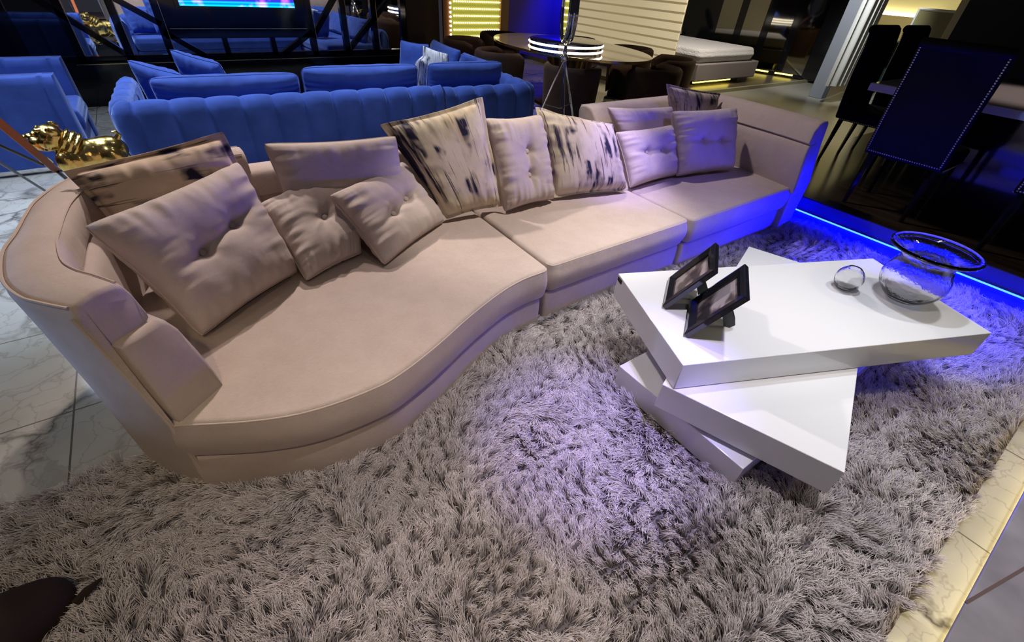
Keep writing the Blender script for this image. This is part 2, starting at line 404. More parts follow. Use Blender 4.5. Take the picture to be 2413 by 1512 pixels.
wl = MB(); wl.box(-7.1, -7, -3.2, 6.3, 0, 3.2); struct(wl, 'wall_left', BROWNW)
wbk = MB(); wbk.box(7.2, 12.5, 8.9, 9.0, 0, 3.2); struct(wbk, 'wall_back_right', BLACKM)
# grey stone ledge at the front right with a warm strip under its lip
led = thing('stone_ledge', 'low lilac-grey stone ledge at the front right edge of the floor', 'ledge', (1.5, -2.4, 0))
q = MB(); q.box(-2.6, 4.5, -3.2, -1.835, .115, .13); q.build('top_slab', STONE, led, bevel=.004)
q = MB(); q.box(-2.6, 4.5, -3.2, -2.15, 0, .115); q.build('plinth', BLACKM, led)
q = MB(); q.obox((.62, -1.95, .1305), (.968, -.25, 0), (.25, .968, 0), (0,0,1), .46, .004, .0012); q.build('joint', mat('joint_brown', (.10,.06,.06), .7), led, smooth=False)
q = MB(); q.box(-.1, 1.9, -1.93, -1.90, .106, .113); q.build('light_strip', LEDW, led, smooth=False)
# ------------------------------------------------------------------ shag rug
rug = thing('shag_rug', 'big lilac-grey shaggy rug under the white table in front of the beige sofa', 'rug', (0, -.8, 0))
RX0, RX1, RY0, RY1 = -3.3, 2.70, -1.76, .12
q = MB(); q.prism(round_poly([(RX0,RY0),(RX1,RY0),(RX1,RY1),(RX0,RY1)], .03), .001, .010); q.build('backing', mat('rug_backing', (.16,.14,.15), .95), rug)
def shag():
    M = mat('shag_yarn', (.55,.50,.53), .75, spec=.25); N = NT(M)
    hi = N.n('HairInfo'); r = N.ramp(hi.outputs['Intercept'], [(0, (.08,.07,.065)), (.45, (.40,.36,.35)), (1, (.88,.82,.82))])  # roots darkened to paint the shade deep in the pile
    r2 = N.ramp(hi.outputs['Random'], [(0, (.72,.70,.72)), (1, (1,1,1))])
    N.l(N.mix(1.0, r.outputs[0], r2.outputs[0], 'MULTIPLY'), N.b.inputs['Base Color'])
    return M
def fnoise(x, y, seed, scale):
    # smooth value noise on arrays
    g = np.random.default_rng(seed).random((96, 96))*2-1
    X = (x+50)*scale; Y = (y+50)*scale; xi = np.floor(X).astype(int); yi = np.floor(Y).astype(int)
    fx = X-xi; fy = Y-yi; fx = fx*fx*(3-2*fx); fy = fy*fy*(3-2*fy)
    G = lambda a, b: g[a % 96, b % 96]
    return (G(xi,yi)*(1-fx)+G(xi+1,yi)*fx)*(1-fy)+(G(xi,yi+1)*(1-fx)+G(xi+1,yi+1)*fx)*fy
def make_pile():
    A = (RX1-RX0)*(RY1-RY0)
    dens = 42000
    NS = int(A*dens)
    x = rng.uniform(RX0, RX1, NS); y = rng.uniform(RY0, RY1, NS)
    # thin out far right / what the sofa covers
    keep = np.ones(NS, bool)
    keep &= ~((y > .05) & (x > -1.7) & (x < 2.6))
    d = np.hypot(x-CAM.x, y-CAM.y)
    keep &= rng.random(NS) < np.clip(1.15-.16*d, .45, 1)
    keep &= ~((x < CAM.x-.2) & (y < -1.3)) | (rng.random(NS) < .3)
    # outside the frame at the near left
    x = x[keep]; y = y[keep]; n = len(x)
    # tufts: strands share a clump centre
    cs = .036; cx = (np.floor(x/cs)+.5)*cs; cy = (np.floor(y/cs)+.5)*cs
    h = (np.sin(cx*913.7+cy*371.3)*43758.5) % 1; h2 = (np.sin(cx*217.1+cy*791.9)*24634.6) % 1
    cx = cx+(h-.5)*cs*.8; cy = cy+(h2-.5)*cs*.8
    ang = 2.6*fnoise(x, y, 3, 1.9)+2.0*fnoise(x, y, 4, 5.0)+1.1*(h-.5)*2+rng.normal(0, .24, n)+.9
    lean = np.clip(.85+.40*fnoise(x, y, 5, 3.2)+.45*(h2-.5)+rng.normal(0, .13, n), .15, 1.35)
    L = .064*(1+.22*fnoise(x, y, 6, 4.0)+.15*fnoise(x, y, 8, 11.0))*rng.uniform(.6, 1.15, n)
    K = 6
    P = np.zeros((n, K, 3)); dx = np.cos(ang); dy = np.sin(ang)
    curl = rng.normal(0, .45, n)
    px_, py_, pz_ = x.copy(), y.copy(), np.full(n, .008)
    for k in range(K):
        P[:, k, 0] = px_; P[:, k, 1] = py_; P[:, k, 2] = pz_
        t = (k+.5)/(K-1)
        th = lean*(.35+1.15*t)          # angle away from vertical grows along the yarn
        a2 = ang+curl*t
        s = L/(K-1)
        px_ = px_+s*np.sin(th)*np.cos(a2); py_ = py_+s*np.sin(th)*np.sin(a2); pz_ = np.maximum(pz_+s*np.cos(th), .009)
    # pull tips towards the tuft
    tx = cx+.020*np.cos(ang); ty = cy+.020*np.sin(ang)
    for k in range(1, K):
        wgt = .60*(k/(K-1))**1.1
        P[:, k, 0] += (cx-x)*wgt; P[:, k, 1] += (cy-y)*wgt
    # keep the pile out of the table foot
    ct, st = math.cos(TH3), math.sin(TH3)
    u = (P[:,:,0]-T3[0])*ct+(P[:,:,1]-T3[1])*st; v = -(P[:,:,0]-T3[0])*st+(P[:,:,1]-T3[1])*ct
    inside = (np.abs(u) < TL/2) & (np.abs(v) < TW/2)
    bad = inside[:, :2].any(1); P = P[~bad]; inside = inside[~bad]
    P[:,:,2] = np.where(inside, np.minimum(P[:,:,2], .015), P[:,:,2])
    n = len(P)
    hc = bpy.data.hair_curves.new('pile'); hc.add_curves([K]*n)
    P[:,:,0] -= 0; P[:,:,1] += .8
    hc.points.foreach_set('position', P.reshape(-1).astype(np.float32))
    rad = np.tile(np.array([.0010,.0011,.00105,.0009,.0007,.0003], np.float32), n)
    ra = hc.attributes.get('radius') or hc.attributes.new('radius', 'FLOAT', 'POINT')
    ra.data.foreach_set('value', rad)
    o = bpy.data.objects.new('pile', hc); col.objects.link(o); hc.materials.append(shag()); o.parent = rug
    o['kind'] = 'stuff'
    print('strands', n)
# ------------------------------------------------------------------ coffee table (three twisted slabs)
TL, TW, TT = 1.485, .636, .128
T1 = (.7462,-.8633); T2 = (.7307,-.8691); T3 = (.7365,-.8753)
TH1, TH2, TH3 = -.4091, .3412, .0013

def tpt(T, th, a, b, z): c, s_ = math.cos(th), math.sin(th); return (T[0]+a*c-b*s_, T[1]+a*s_+b*c, z)
def slab(T, th, ztop, name, par):
    P = [tpt(T, th, a*TL/2, b*TW/2, 0)[:2] for a, b in ((-1,-1),(1,-1),(1,1),(-1,1))]
    mb = MB(); mb.prism(P, ztop-TT, ztop); return mb.build(name, WHITE, par, bevel=.003)
table = thing('coffee_table', 'glossy white coffee table of three twisted slabs on the shaggy rug', 'coffee table', (T3[0], T3[1], 0))
slab(T1, TH1, .428, 'top_slab', table); slab(T2, TH2, .296, 'middle_slab', table); slab(T3, TH3, .146, 'bottom_slab', table)
q = MB(); q.lathe([(.12, .140), (.12, .302)], (T2[0], T2[1], 0), 32, True, True); q.build('pivot', WHITE, table)
a = MB(); c0 = tpt(T1, TH1, -TL/2-.0015, TW/2-.030, .408); a.obox(c0, (math.cos(TH1), math.sin(TH1), 0), (-math.sin(TH1), math.cos(TH1), 0), (0,0,1), .0012, .020, .010)
a.build('maker_tag', BLACKM, table, smooth=False)
# ------------------------------------------------------------------ picture frames
def photo_mat(name, seed):
    M = mat(name, (.3,.25,.25), .35); N = NT(M); tc = N.n('TexCoord'); mp = N.n('Mapping'); mp.inputs['Location'].default_value = (seed, seed, 0)
    mp.inputs['Scale'].default_value = (5, 5, 9); N.l(tc.outputs['Object'], mp.inputs[0])
    n = N.n('TexNoise', i_Scale=2.0, i_Detail=2.0); N.l(mp.outputs[0], n.inputs['Vector'])
    r = N.ramp(n.outputs['Fac'], [(.38, (.02,.017,.02)), (.5, (.12,.09,.09)), (.6, (.35,.30,.31))]); N.l(r.outputs[0], N.b.inputs['Base Color']); return M
FRAMEM = mat('frame_black_gloss', (.012,.012,.016), .09, coat=.5)
def frame(bot, wdir, leg, W_, H_, lean, label, seed):
    wd = Vector((wdir[0], wdir[1], 0)).normalized(); n0 = Vector((wd.y, -wd.x, 0))   # n0 = direction the top leans to
    if (Vector((leg[0]-bot[0], leg[1]-bot[1], 0))).dot(n0) < 0: n0 = -n0
    up = (Vector((0,0,1))*math.cos(lean)+n0*math.sin(lean)).normalized(); fr = -(n0*math.cos(lean)-Vector((0,0,1))*math.sin(lean))
    z0 = .4295+.011*math.sin(lean)
    b0 = Vector((bot[0], bot[1], z0)); C0 = b0+up*(H_/2)
    t = thing('picture_frame', label, 'picture frame', (bot[0], bot[1], .428), 'picture frames on the white table')
    mb = MB(); bw = .042; dep = .011
    # mitred frame: outer edge thick, bevelled towards the picture
    def rect(hw, hh, off): return [C0+wd*(sx*hw)+up*(sy*hh)+fr*off for sx, sy in ((-1,-1),(1,-1),(1,1),(-1,1))]
    R = [rect(W_/2, H_/2, -dep), rect(W_/2, H_/2, dep*.7), rect(W_/2-.004, H_/2-.004, dep), rect(W_/2-bw*.45, H_/2-bw*.45, dep*1.35), rect(W_/2-bw, H_/2-bw, dep*.2), rect(W_/2-bw, H_/2-bw, -dep)]
    mb.rings(R+[R[0]], True, False, False); mb.build('frame', FRAMEM, t, smooth=False)
    mb = MB(); mb.obox(C0-fr*(dep*.6), wd, up, fr, W_/2-bw+.001, H_/2-bw+.001, .0015); mb.build('photo', photo_mat('photo_print_%d' % seed, seed), t, smooth=False)
    mb = MB(); mb.obox(C0-fr*(dep*.9), wd, up, fr, W_/2-.004, H_/2-.004, .0015); mb.build('back_board', BLACKM, t, smooth=False)
    top = C0+up*(H_*.14)-fr*dep; foot = Vector((leg[0], leg[1], .4295)); hz = n0
    k1 = top+(foot-top)*.62
    o1 = [top-up*.020, top+up*.015, k1+hz*.030, foot+hz*.022+Vector((0,0,.018)), foot+hz*.006, foot-hz*.018, k1-hz*.020]
    mb = MB(); mb.rings([[p-wd*.0018 for p in o1], [p+wd*.0018 for p in o1]]); mb.build('easel_leg', mat('easel_grey', (.045,.05,.05), .5), t, smooth=False)
    return t
frame((.184,-.690), (.84,.55), (.293,-.811), .253, .277, .56, 'black glossy picture frame nearer the front corner of the white table', 3)
frame((.258,-.515), (.83,.56), (.364,-.635), .25, .265, .56, 'black glossy picture frame nearer the sofa on the white table', 8)
# ------------------------------------------------------------------ glass
va = thing('glass_vase', 'large clear bubbled glass vase with a wide flared rim', 'vase', (1.24, -1.115, .4285))
prof = [(.001,.004),(.07,.004),(.088,.010),(.120,.035),(.148,.070),(.157,.105),(.150,.140),(.133,.175),(.125,.200),(.135,.225),(.165,.243),(.194,.249),(.204,.258),(.196,.268),(.172,.258),(.140,.240),(.118,.222),(.112,.200),(.124,.172),(.142,.138),(.149,.105),(.141,.075),(.115,.046),(.085,.026),(.050,.018),(.001,.016)]
prof = [tuple(p) for p in catmull(prof, 3)]; prof = [(max(r_*.84, .0008), z_) for r_, z_ in prof]
q = MB(); q.lathe(prof, (1.24,-1.115,.4285), 72, True, True); q.build('body', GLASS, va)
ba = thing('glass_ball', 'small clear bubbled glass ball candle holder beside the vase', 'glass ball', (1.075, -.925, .4285))
prof = [(.0008,.004),(.040,.004),(.060,.028),(.068,.062),(.060,.096),(.036,.122),(.028,.126),(.026,.122),(.034,.116),(.055,.092),(.062,.062),(.054,.034),(.034,.016),(.0008,.014)]
prof = [tuple(p) for p in catmull(prof, 3)]; prof = [(max(r_*.88, .0008), z_*.9) for r_, z_ in prof]
q = MB(); q.lathe(prof, (1.075,-.925,.4285), 56, True, True); q.build('body', GLASS, ba)
make_pile()

# ------------------------------------------------------------------ beige sofa
SEAT = .378; BASE = .198
def soft_ends(R, r=.014):
    # rounded end caps: two extra rings, pulled in towards the middle of the end face and pushed out along the run
    def cap(A, B):
        A = np.array(A); B = np.array(B); d = A.mean(0)-B.mean(0); d[2] = 0; d /= np.linalg.norm(d)+1e-9; c = A.mean(0); out = []
        for t in (.35, 1.0):
            a = PI/2*t; Q = c+(A-c); v = A-c; L = np.linalg.norm(v, axis=1)[:, None]+1e-9
            out.append([tuple(q) for q in (A-v/L*(r*(1-math.cos(a)))+d*(r*math.sin(a)))])
        return out
    a = cap(R[0], R[1]); b = cap(R[-1], R[-2])
    return a[::-1]+R+b
def shell_mb(O, I, zt, zb, lean_w, lean_vec, bottom_in=.03, band_lean=0.0, per=6, zs=.665, low_in=-.01, cap=True):
    """back/arm shell lofted along the station lines O (outer top edge) and I (inner top edge)"""
    Oc = catmull(O, per); Ic = catmull(I, per); n = len(Oc)
    wv = np.interp(np.linspace(0, len(O)-1, n), range(len(O)), lean_w)
    R = []; pipe_o = []; pipe_i = []
    for k in range(n):
        o = Oc[k]; i_ = Ic[k]; nn = (i_-o)/np.linalg.norm(i_-o)
        lw = wv[k]; lv = np.array(lean_vec)
        def lean(z): return lv*lw*min(1, max(0, (zt-.06-z)/(zt-.06-SEAT)))
        pts = []
        for z in (zb, .10, .25, .38, .52, .62, zs):
            q = o+lean(z)+nn*(bottom_in*(1-min(1, z/(zt-.04)))); pts.append((*q, z))
        pts.append((*(o-nn*.002), zt-.035)); 
        pts.append((*(o+nn*.006), zt-.010)); pts.append((*(o+nn*.022), zt))
        wdt = np.linalg.norm(i_-o)
        pts.append((*(o+nn*(wdt*.5)), zt+.006)); pts.append((*(i_-nn*.022), zt-.002)); pts.append((*(i_-nn*.004), zt-.014))
        pts.append((*(i_+nn*(.008+band_lean*.35)), zt-.05)); pts.append((*(i_+nn*(.010+band_lean)+lean(zs)), zs+.012)); pts.append((*(i_+nn*(-.004+band_lean)+lean(zs)), zs))
        pts.append((*(i_+nn*low_in+lean(.5)), .5)); pts.append((*(i_+nn*low_in+lean(.2)), .12)); pts.append((*(i_+nn*low_in+lean(0)), zb))
        R.append(pts); pipe_o.append((*(o+nn*.004), zt-.006)); pipe_i.append((*(i_-nn*.008), zt-.006))
    R = soft_ends(R)
    mb = MB(); mb.rings(R); return mb, pipe_o, pipe_i, R
def pad_mb(O, I, lean_w, lean_vec, d_top, d_bot, z0, z1, per=6, back=-.008, push=.0, bulge=.0):
    Oc = catmull(O, per); Ic = catmull(I, per); n = len(Oc)
    wv = np.interp(np.linspace(0, len(O)-1, n), range(len(O)), lean_w); R = []
    for k in range(n):
        o = Oc[k]; i_ = Ic[k]; nn = (i_-o)/np.linalg.norm(i_-o); lv = np.array(lean_vec)
        def lean(z): return lv*wv[k]*min(1, max(0, (.74-z)/(.74-SEAT)))
        pts = []
        for t, d in ((0, back), (0, d_bot-.02), (.04, d_bot), (.3, d_bot*.82+d_top*.18+.008), (.6, d_bot*.5+d_top*.5+.012), (.85, d_bot*.2+d_top*.8+.010), (.95, d_top+.002), (1, d_top-.02), (1, back)):
            z = z0+(z1-z0)*t; pts.append((*(i_+nn*d+lean(z)), z))
        R.append(pts)
    if push:
        A = np.array(R[0]); d = A.mean(0)-np.array(R[1]).mean(0); d[2] = 0; d /= np.linalg.norm(d); R[0] = [tuple(p) for p in A+d*push]
    R = soft_ends(R, .018)
    mb = MB(); mb.rings(R); return mb

# --- curved chaise module
m1 = thing('sofa_module', 'curved beige sofa end with rounded left arm and wavy front seat', 'sofa', (-.9, .45, 0), 'modules of the beige sofa')
front = [(-1.636,-.151),(-1.522,-.214),(-1.412,-.268),(-1.295,-.31),(-1.165,-.329),(-1.018,-.328),(-.93,-.308),(-.83,-.272),(-.714,-.222),(-.583,-.160),(-.435,-.098),(-.29,-.048),(-.17,-.024),(-.075,-.020)]
fr_ = [tuple(p) for p in catmull(front, 4)]
outl = fr_+[tuple(p) for p in round_poly([(-.10,-.02),(-.018,-.018),(-.012,.95),(-.2,.97)], [0,.04,.04,0], 5)[1:-1]]+[(-.6,.98),(-1.2,.98),(-1.5,.93),(-1.63,.8),(-1.70,.6),(-1.70,.3),(-1.66,.05)]
cushion_mb(outl, BASE+.006, SEAT, .016, .022, .010).build('seat_cushion', BEIGE, m1)
pp = MB(); pp.tube([(x_, y_, SEAT-.010) for x_, y_ in inset(outl, .004)[:len(fr_)+10]], .0035, 6); pp.build('seat_piping', BEIGE_SEAM, m1)
b0 = [tuple(p) for p in inset(outl, .020)]
for k in range(6): b0[k] = tuple(np.array(outl[k])*(1-k/6)+np.array(b0[k])*(k/6))
cushion_mb(b0, .012, BASE, .018, .018, .003).build('base', BEIGE, m1)
O1 = [(-1.704,-.05),(-1.76,.01),(-1.81,.075),(-1.855,.19),(-1.875,.37),(-1.86,.5),(-1.847,.66),(-1.83,.78),(-1.77,.93),(-1.66,1.05),(-1.5,1.11),(-1.3,1.13),(-1.12,1.13)]
I1 = [(-1.596,.042),(-1.640,.107),(-1.690,.175),(-1.722,.25),(-1.738,.378),(-1.735,.49),(-1.73,.60),(-1.715,.72),(-1.675,.84),(-1.59,.94),(-1.45,.99),(-1.28,1.0),(-1.12,1.0)]
LW1 = [1,.75,.5,.25,.1,0,0,0,0,0,0,0,0]
LV1 = (.068,-.108)
mb, po, pi_, _ = shell_mb(O1, I1, .79, .012, LW1, LV1, .012, low_in=.03); mb.build('arm_and_back_shell', BEIGE, m1, angle=50)
q = MB(); q.tube(po, .0045, 6); q.build('shell_piping', BEIGE_SEAM, m1)
q = MB(); q.tube(pi_, .003, 6); q.build('inner_piping', BEIGE_SEAM, m1)
q = MB(); q.tube([(R1_[0], R1_[1], R1_[2]) for R1_ in [_[2][k] for k in range(7, -1, -1)]], .005, 6); q.build('front_piping', BEIGE_SEAM, m1)
pad_mb(O1, I1, LW1, LV1, .03, .055, SEAT-.05, .655, back=-.118, push=.020).build('inner_pad', BEIGE, m1, angle=50)
O1b = [(-1.12,1.13),(-.7,1.13),(-.3,1.12),(-.016,1.11)]; I1b = [(-1.12,.98),(-.7,.98),(-.3,.97),(-.016,.96)]
mb, po, pi_, _ = shell_mb(O1b, I1b, .705, .012, [0]*4, (0,0), .03, 0, 4, .58); mb.build('low_backrest', BEIGE, m1, angle=50)
# --- middle module
m2 = thing('sofa_module', 'straight armless middle section of the beige sofa', 'sofa', (.55, .5, 0), 'modules of the beige sofa')
o2 = round_poly([(0,-.004),(1.135,-.004),(1.135,.96),(0,.96)], [.05,.06,.04,.04])
cushion_mb(o2, BASE+.006, SEAT+.002, .03, .028, .016).build('seat_cushion', BEIGE, m2)
q = MB(); q.tube([(x_, y_, SEAT-.010) for x_, y_ in inset(o2, .007)[:14]], .0035, 6); q.build('seat_piping', BEIGE_SEAM, m2)
cushion_mb(round_poly([(.008,.016),(1.122,.016),(1.122,1.08),(.008,1.08)], .02), .012, BASE, .02, .02, .003).build('base', BEIGE, m2)
mb, po, pi_, _ = shell_mb([(.006,1.11),(.5,1.11),(1.12,1.11)], [(.006,.96),(.5,.96),(1.12,.96)], .705, .2, [0]*3, (0,0), .03, 0, 3, .58); mb.build('low_backrest', BEIGE, m2, angle=50)
# --- right module with arm
m3 = thing('sofa_module', 'right end of the beige sofa with tall straight arm lit blue', 'sofa', (1.85, .5, 0), 'modules of the beige sofa')
o3 = round_poly([(1.15,-.012),(2.40,-.012),(2.40,1.0),(1.15,1.0)], [.05,.04,.04,.04])
cushion_mb(o3, BASE+.006, SEAT-.006, .02, .026, .010).build('seat_cushion', BEIGE, m3)
q = MB(); q.tube([(x_, y_, SEAT-.018) for x_, y_ in inset(o3, .007)[:12]], .0035, 6); q.build('seat_piping', BEIGE_SEAM, m3)
cushion_mb(round_poly([(1.15,.008),(2.45,.008),(2.45,1.08),(1.15,1.08)], .02), .012, BASE, .02, .02, .003).build('base', BEIGE, m3)
O3 = [(2.675,.085),(2.685,.3),(2.69,.6),(2.695,.85),(2.68,.99),(2.62,1.08),(2.50,1.125),(2.2,1.14),(1.7,1.15),(1.150,1.155)]
I3 = [(2.50,.07),(2.525,.3),(2.53,.6),(2.525,.80),(2.50,.90),(2.46,.96),(2.38,.99),(2.15,1.005),(1.7,1.015),(1.150,1.02)]
LW3 = [1,.5,.1,0,0,0,0,0,0,0]; LV3 = (-.02,-.085)
mb, po, pi_, _ = shell_mb(O3, I3, .80, .012, LW3, LV3, .095, .075, low_in=.14); mb.build('arm_and_back_shell', BEIGE, m3, angle=50)
q = MB(); q.tube(po, .004, 6); q.build('shell_piping', BEIGE_SEAM, m3)
pad_mb(O3, I3, LW3, LV3, .095, .155, SEAT-.05, .665, back=-.06, push=.006).build('inner_pad', BEIGE, m3, angle=50)

# ------------------------------------------------------------------ pillows
def pillow(name, label, cat, C, mt, thick=.075, buttons=(), group=None, flange=0, seed=1, n=60, btnmat=None, crease=True, wr=1.0, pinch=.07, rc=.035):
    """C = corners bottom-left, bottom-right, top-right, top-left in space"""
    C = [Vector(c) for c in C]; cen = sum(C, Vector())/4
    nrm = ((C[1]-C[0])+(C[2]-C[3])).cross((C[3]-C[0])+(C[2]-C[1])).normalized()
    if nrm.dot(CAM-cen) < 0: nrm = -nrm
    Wd = ((C[1]-C[0]).length+(C[2]-C[3]).length)/2; Hd = ((C[3]-C[0]).length+(C[2]-C[1]).length)/2
    ctr = (.5, .5)
    def pos(s_, r_):
        # s,r in 0..1; sides pulled in between the corners
        a = 2*s_-1; b = 2*r_-1
        s2 = .5+.5*a*(1-pinch*(1-b*b)*abs(a)**3); r2 = .5+.5*b*(1-pinch*(1-a*a)*abs(b)**3)
        k = 1-rc*(abs(a)*abs(b))**7; s2 = .5+(s2-.5)*k; r2 = .5+(r2-.5)*k
        return C[0]*(1-s2)*(1-r2)+C[1]*s2*(1-r2)+C[2]*s2*r2+C[3]*(1-s2)*r2
    fl_s = flange/Wd; fl_r = flange/Hd
    def height(s_, r_, side):
        # cushion fill
        S = (s_-fl_s)/(1-2*fl_s); Rr = (r_-fl_r)/(1-2*fl_r)
        if S <= 0 or S >= 1 or Rr <= 0 or Rr >= 1: return .0015
        a = abs(2*S-1); b = abs(2*Rr-1)
        h = thick*((1-a**3.4)*(1-b**3.4))**.43
        p = pos(s_, r_)
        nz = noise.noise(Vector((s_*3.1+seed, r_*3.1, seed*1.7)))
        h *= 1+.10*nz
        # gathers running in from the edges
        ga = noise.noise(Vector((r_*13+seed, s_*2.2, 5.3+seed))); gb = noise.noise(Vector((s_*13+seed, r_*2.2, 9.1+seed)))
        ga += .5*noise.noise(Vector((r_*27+seed, s_*3, 1.3))); gb += .5*noise.noise(Vector((s_*27+seed, r_*3, 2.1)))
        h *= 1+wr*(.30*ga*a**3*(1-b**4)+.30*gb*b**3*(1-a**4))
        if side > 0:
            for (bs, br) in buttons:
                dx = (s_-bs)*Wd; dy = (r_-br)*Hd; d = math.hypot(dx, dy)
                h -= thick*(.40*math.exp(-(d/.022)**2)+.30*math.exp(-(d/.075)**1.3))
                an = math.atan2(dy, dx)
                h -= .007*wr*math.exp(-(d/.10)**2)*abs(math.sin(an*2.5+seed))**.5*min(1, d/.03)
            if crease and len(buttons) == 2:
                (s0, r0), (s1_, r1_) = buttons
                ax = np.array([(s1_-s0)*Wd, (r1_-r0)*Hd]); L_ = np.linalg.norm(ax); ax /= L_
                q_ = np.array([(s_-s0)*Wd, (r_-r0)*Hd]); al = q_@ax; pe = abs(-q_[0]*ax[1]+q_[1]*ax[0])
                ext = 1.0 if 0 <= al <= L_ else math.exp(-((min(abs(al), abs(al-L_)))/.13)**2)
                h -= thick*.26*ext*math.exp(-(pe/.016)**1.4)
        return max(h, .0012)
    mb = MB(); V = []; UV = []; N1 = n+1
    for side in (1, -1):
        for j in range(N1):
            for i in range(N1):
                # denser sampling near the rim
                s_ = .5-.5*math.cos(PI*i/n)*(.6)-.2*(1-2*i/n); r_ = .5-.5*math.cos(PI*j/n)*(.6)-.2*(1-2*j/n)
                s_ = min(max(s_, 0), 1); r_ = min(max(r_, 0), 1)
                edge = i in (0, n) or j in (0, n)
                p = pos(s_, r_)
                h = 0 if edge else height(s_, r_, side)
                wv = 0
                if flange:
                    m_ = min(s_, 1-s_, (r_)*1.0, 1-r_)
                    wv = .016*noise.noise(Vector((s_*5+seed, r_*5, 2)))*max(0, 1-m_/.12)
                V.append(p+nrm*(side*h+wv)); UV.append((s_, r_))
    F = []
    for side in (0, 1):
        o_ = side*N1*N1
        for j in range(n):
            for i in range(n):
                a_ = o_+j*N1+i; F.append((a_, a_+1, a_+1+N1, a_+N1) if side == 0 else (a_, a_+N1, a_+1+N1, a_+1))
    mb.add(V, F); mb.uv = UV
    # weld the two faces along the rim
    t = thing(name, label, cat, tuple(cen), group)
    ob = mb.build('cover', mt, t, angle=180)
    bm = bmesh.new(); bm.from_mesh(ob.data); bmesh.ops.remove_doubles(bm, verts=bm.verts, dist=.0004); bmesh.ops.recalc_face_normals(bm, faces=bm.faces); bm.to_mesh(ob.data); bm.free()
    ob.data.polygons.foreach_set('use_smooth', [True]*len(ob.data.polygons))
    sm = ob.modifiers.new('sub', 'SUBSURF'); sm.levels = 1; sm.render_levels = 1
    if not flange:
        ed = []
        for k in range(4*24):
            e_, f_ = divmod(k, 24); tt = f_/24
            s_, r_ = ((tt, 0), (1, tt), (1-tt, 1), (0, 1-tt))[e_]
            ed.append(pos(s_, r_))
        q_ = MB(); q_.tube(ed, .0028, 6, True); q_.build('seam_piping', BEIGE_SEAM if btnmat is None else btnmat, t)
    for (bs, br) in buttons:
        hb = sum(height(bs+dx_/Wd, br+dy_/Hd, 1) for dx_, dy_ in ((.014,0),(-.014,0),(0,.014),(0,-.014)))/4
        p = pos(bs, br)+nrm*(hb+.005)
        q_ = MB(); q_.sphere((0,0,0), .0150, 18, 8, (1,1,.42))
        rot = nrm.to_track_quat('Z', 'Y').to_matrix()
        q_.v = [tuple(rot @ Vector(v_)+p) for v_ in q_.v]; q_.build('button', BEIGE_P, t)
    return t
def PC(*a): return [at(*p) for p in a]
def PV(*a): return [Vector(p) for p in a]
GP = 'scatter pillows on the beige sofa'
PR1 = printmat('ikat_print_a', (.60,.47,.36), 2.0, 1.45); PR2 = printmat('ikat_print_b', (.62,.53,.40), 5.0); PR3 = printmat('ikat_print_c', (.58,.50,.40), 11.0); PR4 = printmat('ikat_print_d', (.55,.47,.40), 17.0)
# against the curved end
pillow('scatter_pillow', 'dark streaked beige pillow leaning in the curved left corner behind the big buttoned pillow', 'pillow', PV((-1.657,.74,.589),(-1.087,.74,.553),(-1.166,.88,.933),(-1.736,.84,.857)), PR1, .09, (), GP, .028, 3)
pillow('scatter_pillow', 'largest plain beige pillow with two buttons, leaning on the left arm', 'pillow', PC((475,797,.395),(705,640,.40),(560,376,.81),(188,533,.80)), BEIGE_P, .105, ((.38,.50),(.67,.57)), GP, 0, 4)
pillow('scatter_pillow', 'plain beige back pillow without buttons behind the two small pillows', 'pillow', PV((-1.036,.74,.452),(-.39,.76,.439),(-.398,.88,.825),(-1.036,.90,.857)), BEIGE_P, .085, (), GP, 0, 5)
pillow('scatter_pillow', 'small pinched beige pillow between the largest pillow and the small two-button pillow', 'pillow', PC((722,664,.395),(852,598,.40),(842,382,.70),(602,482,.63)), BEIGE_P, .085, ((.52,.52),), GP, 0, 6, wr=1.6)
pillow('scatter_pillow', 'small beige two-button pillow lying in front of the first streaked square pillow', 'pillow', PC((905,627,.395),(1050,520,.395),(948,379,.67),(773,460,.66)), BEIGE_P, .082, ((.42,.44),(.68,.52)), GP, 0, 7)
pillow('scatter_pillow', 'big dark-streaked square pillow standing on a corner left of the tall buttoned pillow', 'pillow', PC((1052,520,.395),(1190,488,.41),(1140,222,1.0),(888,291,.87)), PR2, .085, (), GP, .03, 8)
pillow('scatter_pillow', 'tall narrow beige pillow with two buttons one above the other', 'pillow', PC((1188,500,.395),(1306,470,.40),(1274,268,.85),(1138,277,.88)), BEIGE_P, .088, ((.58,.60),(.55,.34)), GP, 0, 9, wr=1.5)
pillow('scatter_pillow', 'dark-streaked square pillow with violet sheen right of the tall buttoned pillow', 'pillow', PC((1302,470,.395),(1484,450,.40),(1447,290,.76),(1256,247,.90)), PR3, .085, (), GP, .022, 10)
pillow('scatter_pillow', 'plain beige pillow peeking out above the low two-button pillow on the right section', 'pillow', PV((1.352,.80,.479),(1.90,.80,.474),(1.843,.87,.794),(1.146,.90,.836)), BEIGE_P, .065, (), GP, 0, 11)
pillow('scatter_pillow', 'low beige two-button pillow next to the streaked pillow on the right section', 'pillow', PC((1484,444,.395),(1592,413,.395),(1588,293,.70),(1448,311,.70)), BEIGE_P, .082, ((.40,.54),(.70,.52)), GP, 0, 12)
pillow('scatter_pillow', 'streaked pillow tucked in the back corner behind the square two-button pillow', 'pillow', PV((1.943,.84,.51),(2.36,.82,.50),(2.50,.90,.838),(1.783,.95,.946)), PR4, .07, (), GP, .022, 13)
pillow('scatter_pillow', 'square beige two-button pillow nearest the right arm', 'pillow', PC((1592,417,.39),(1728,401,.39),(1736,251,.80),(1581,261,.80)), BEIGE_P, .090, ((.40,.50),(.70,.48)), GP, 0, 14)
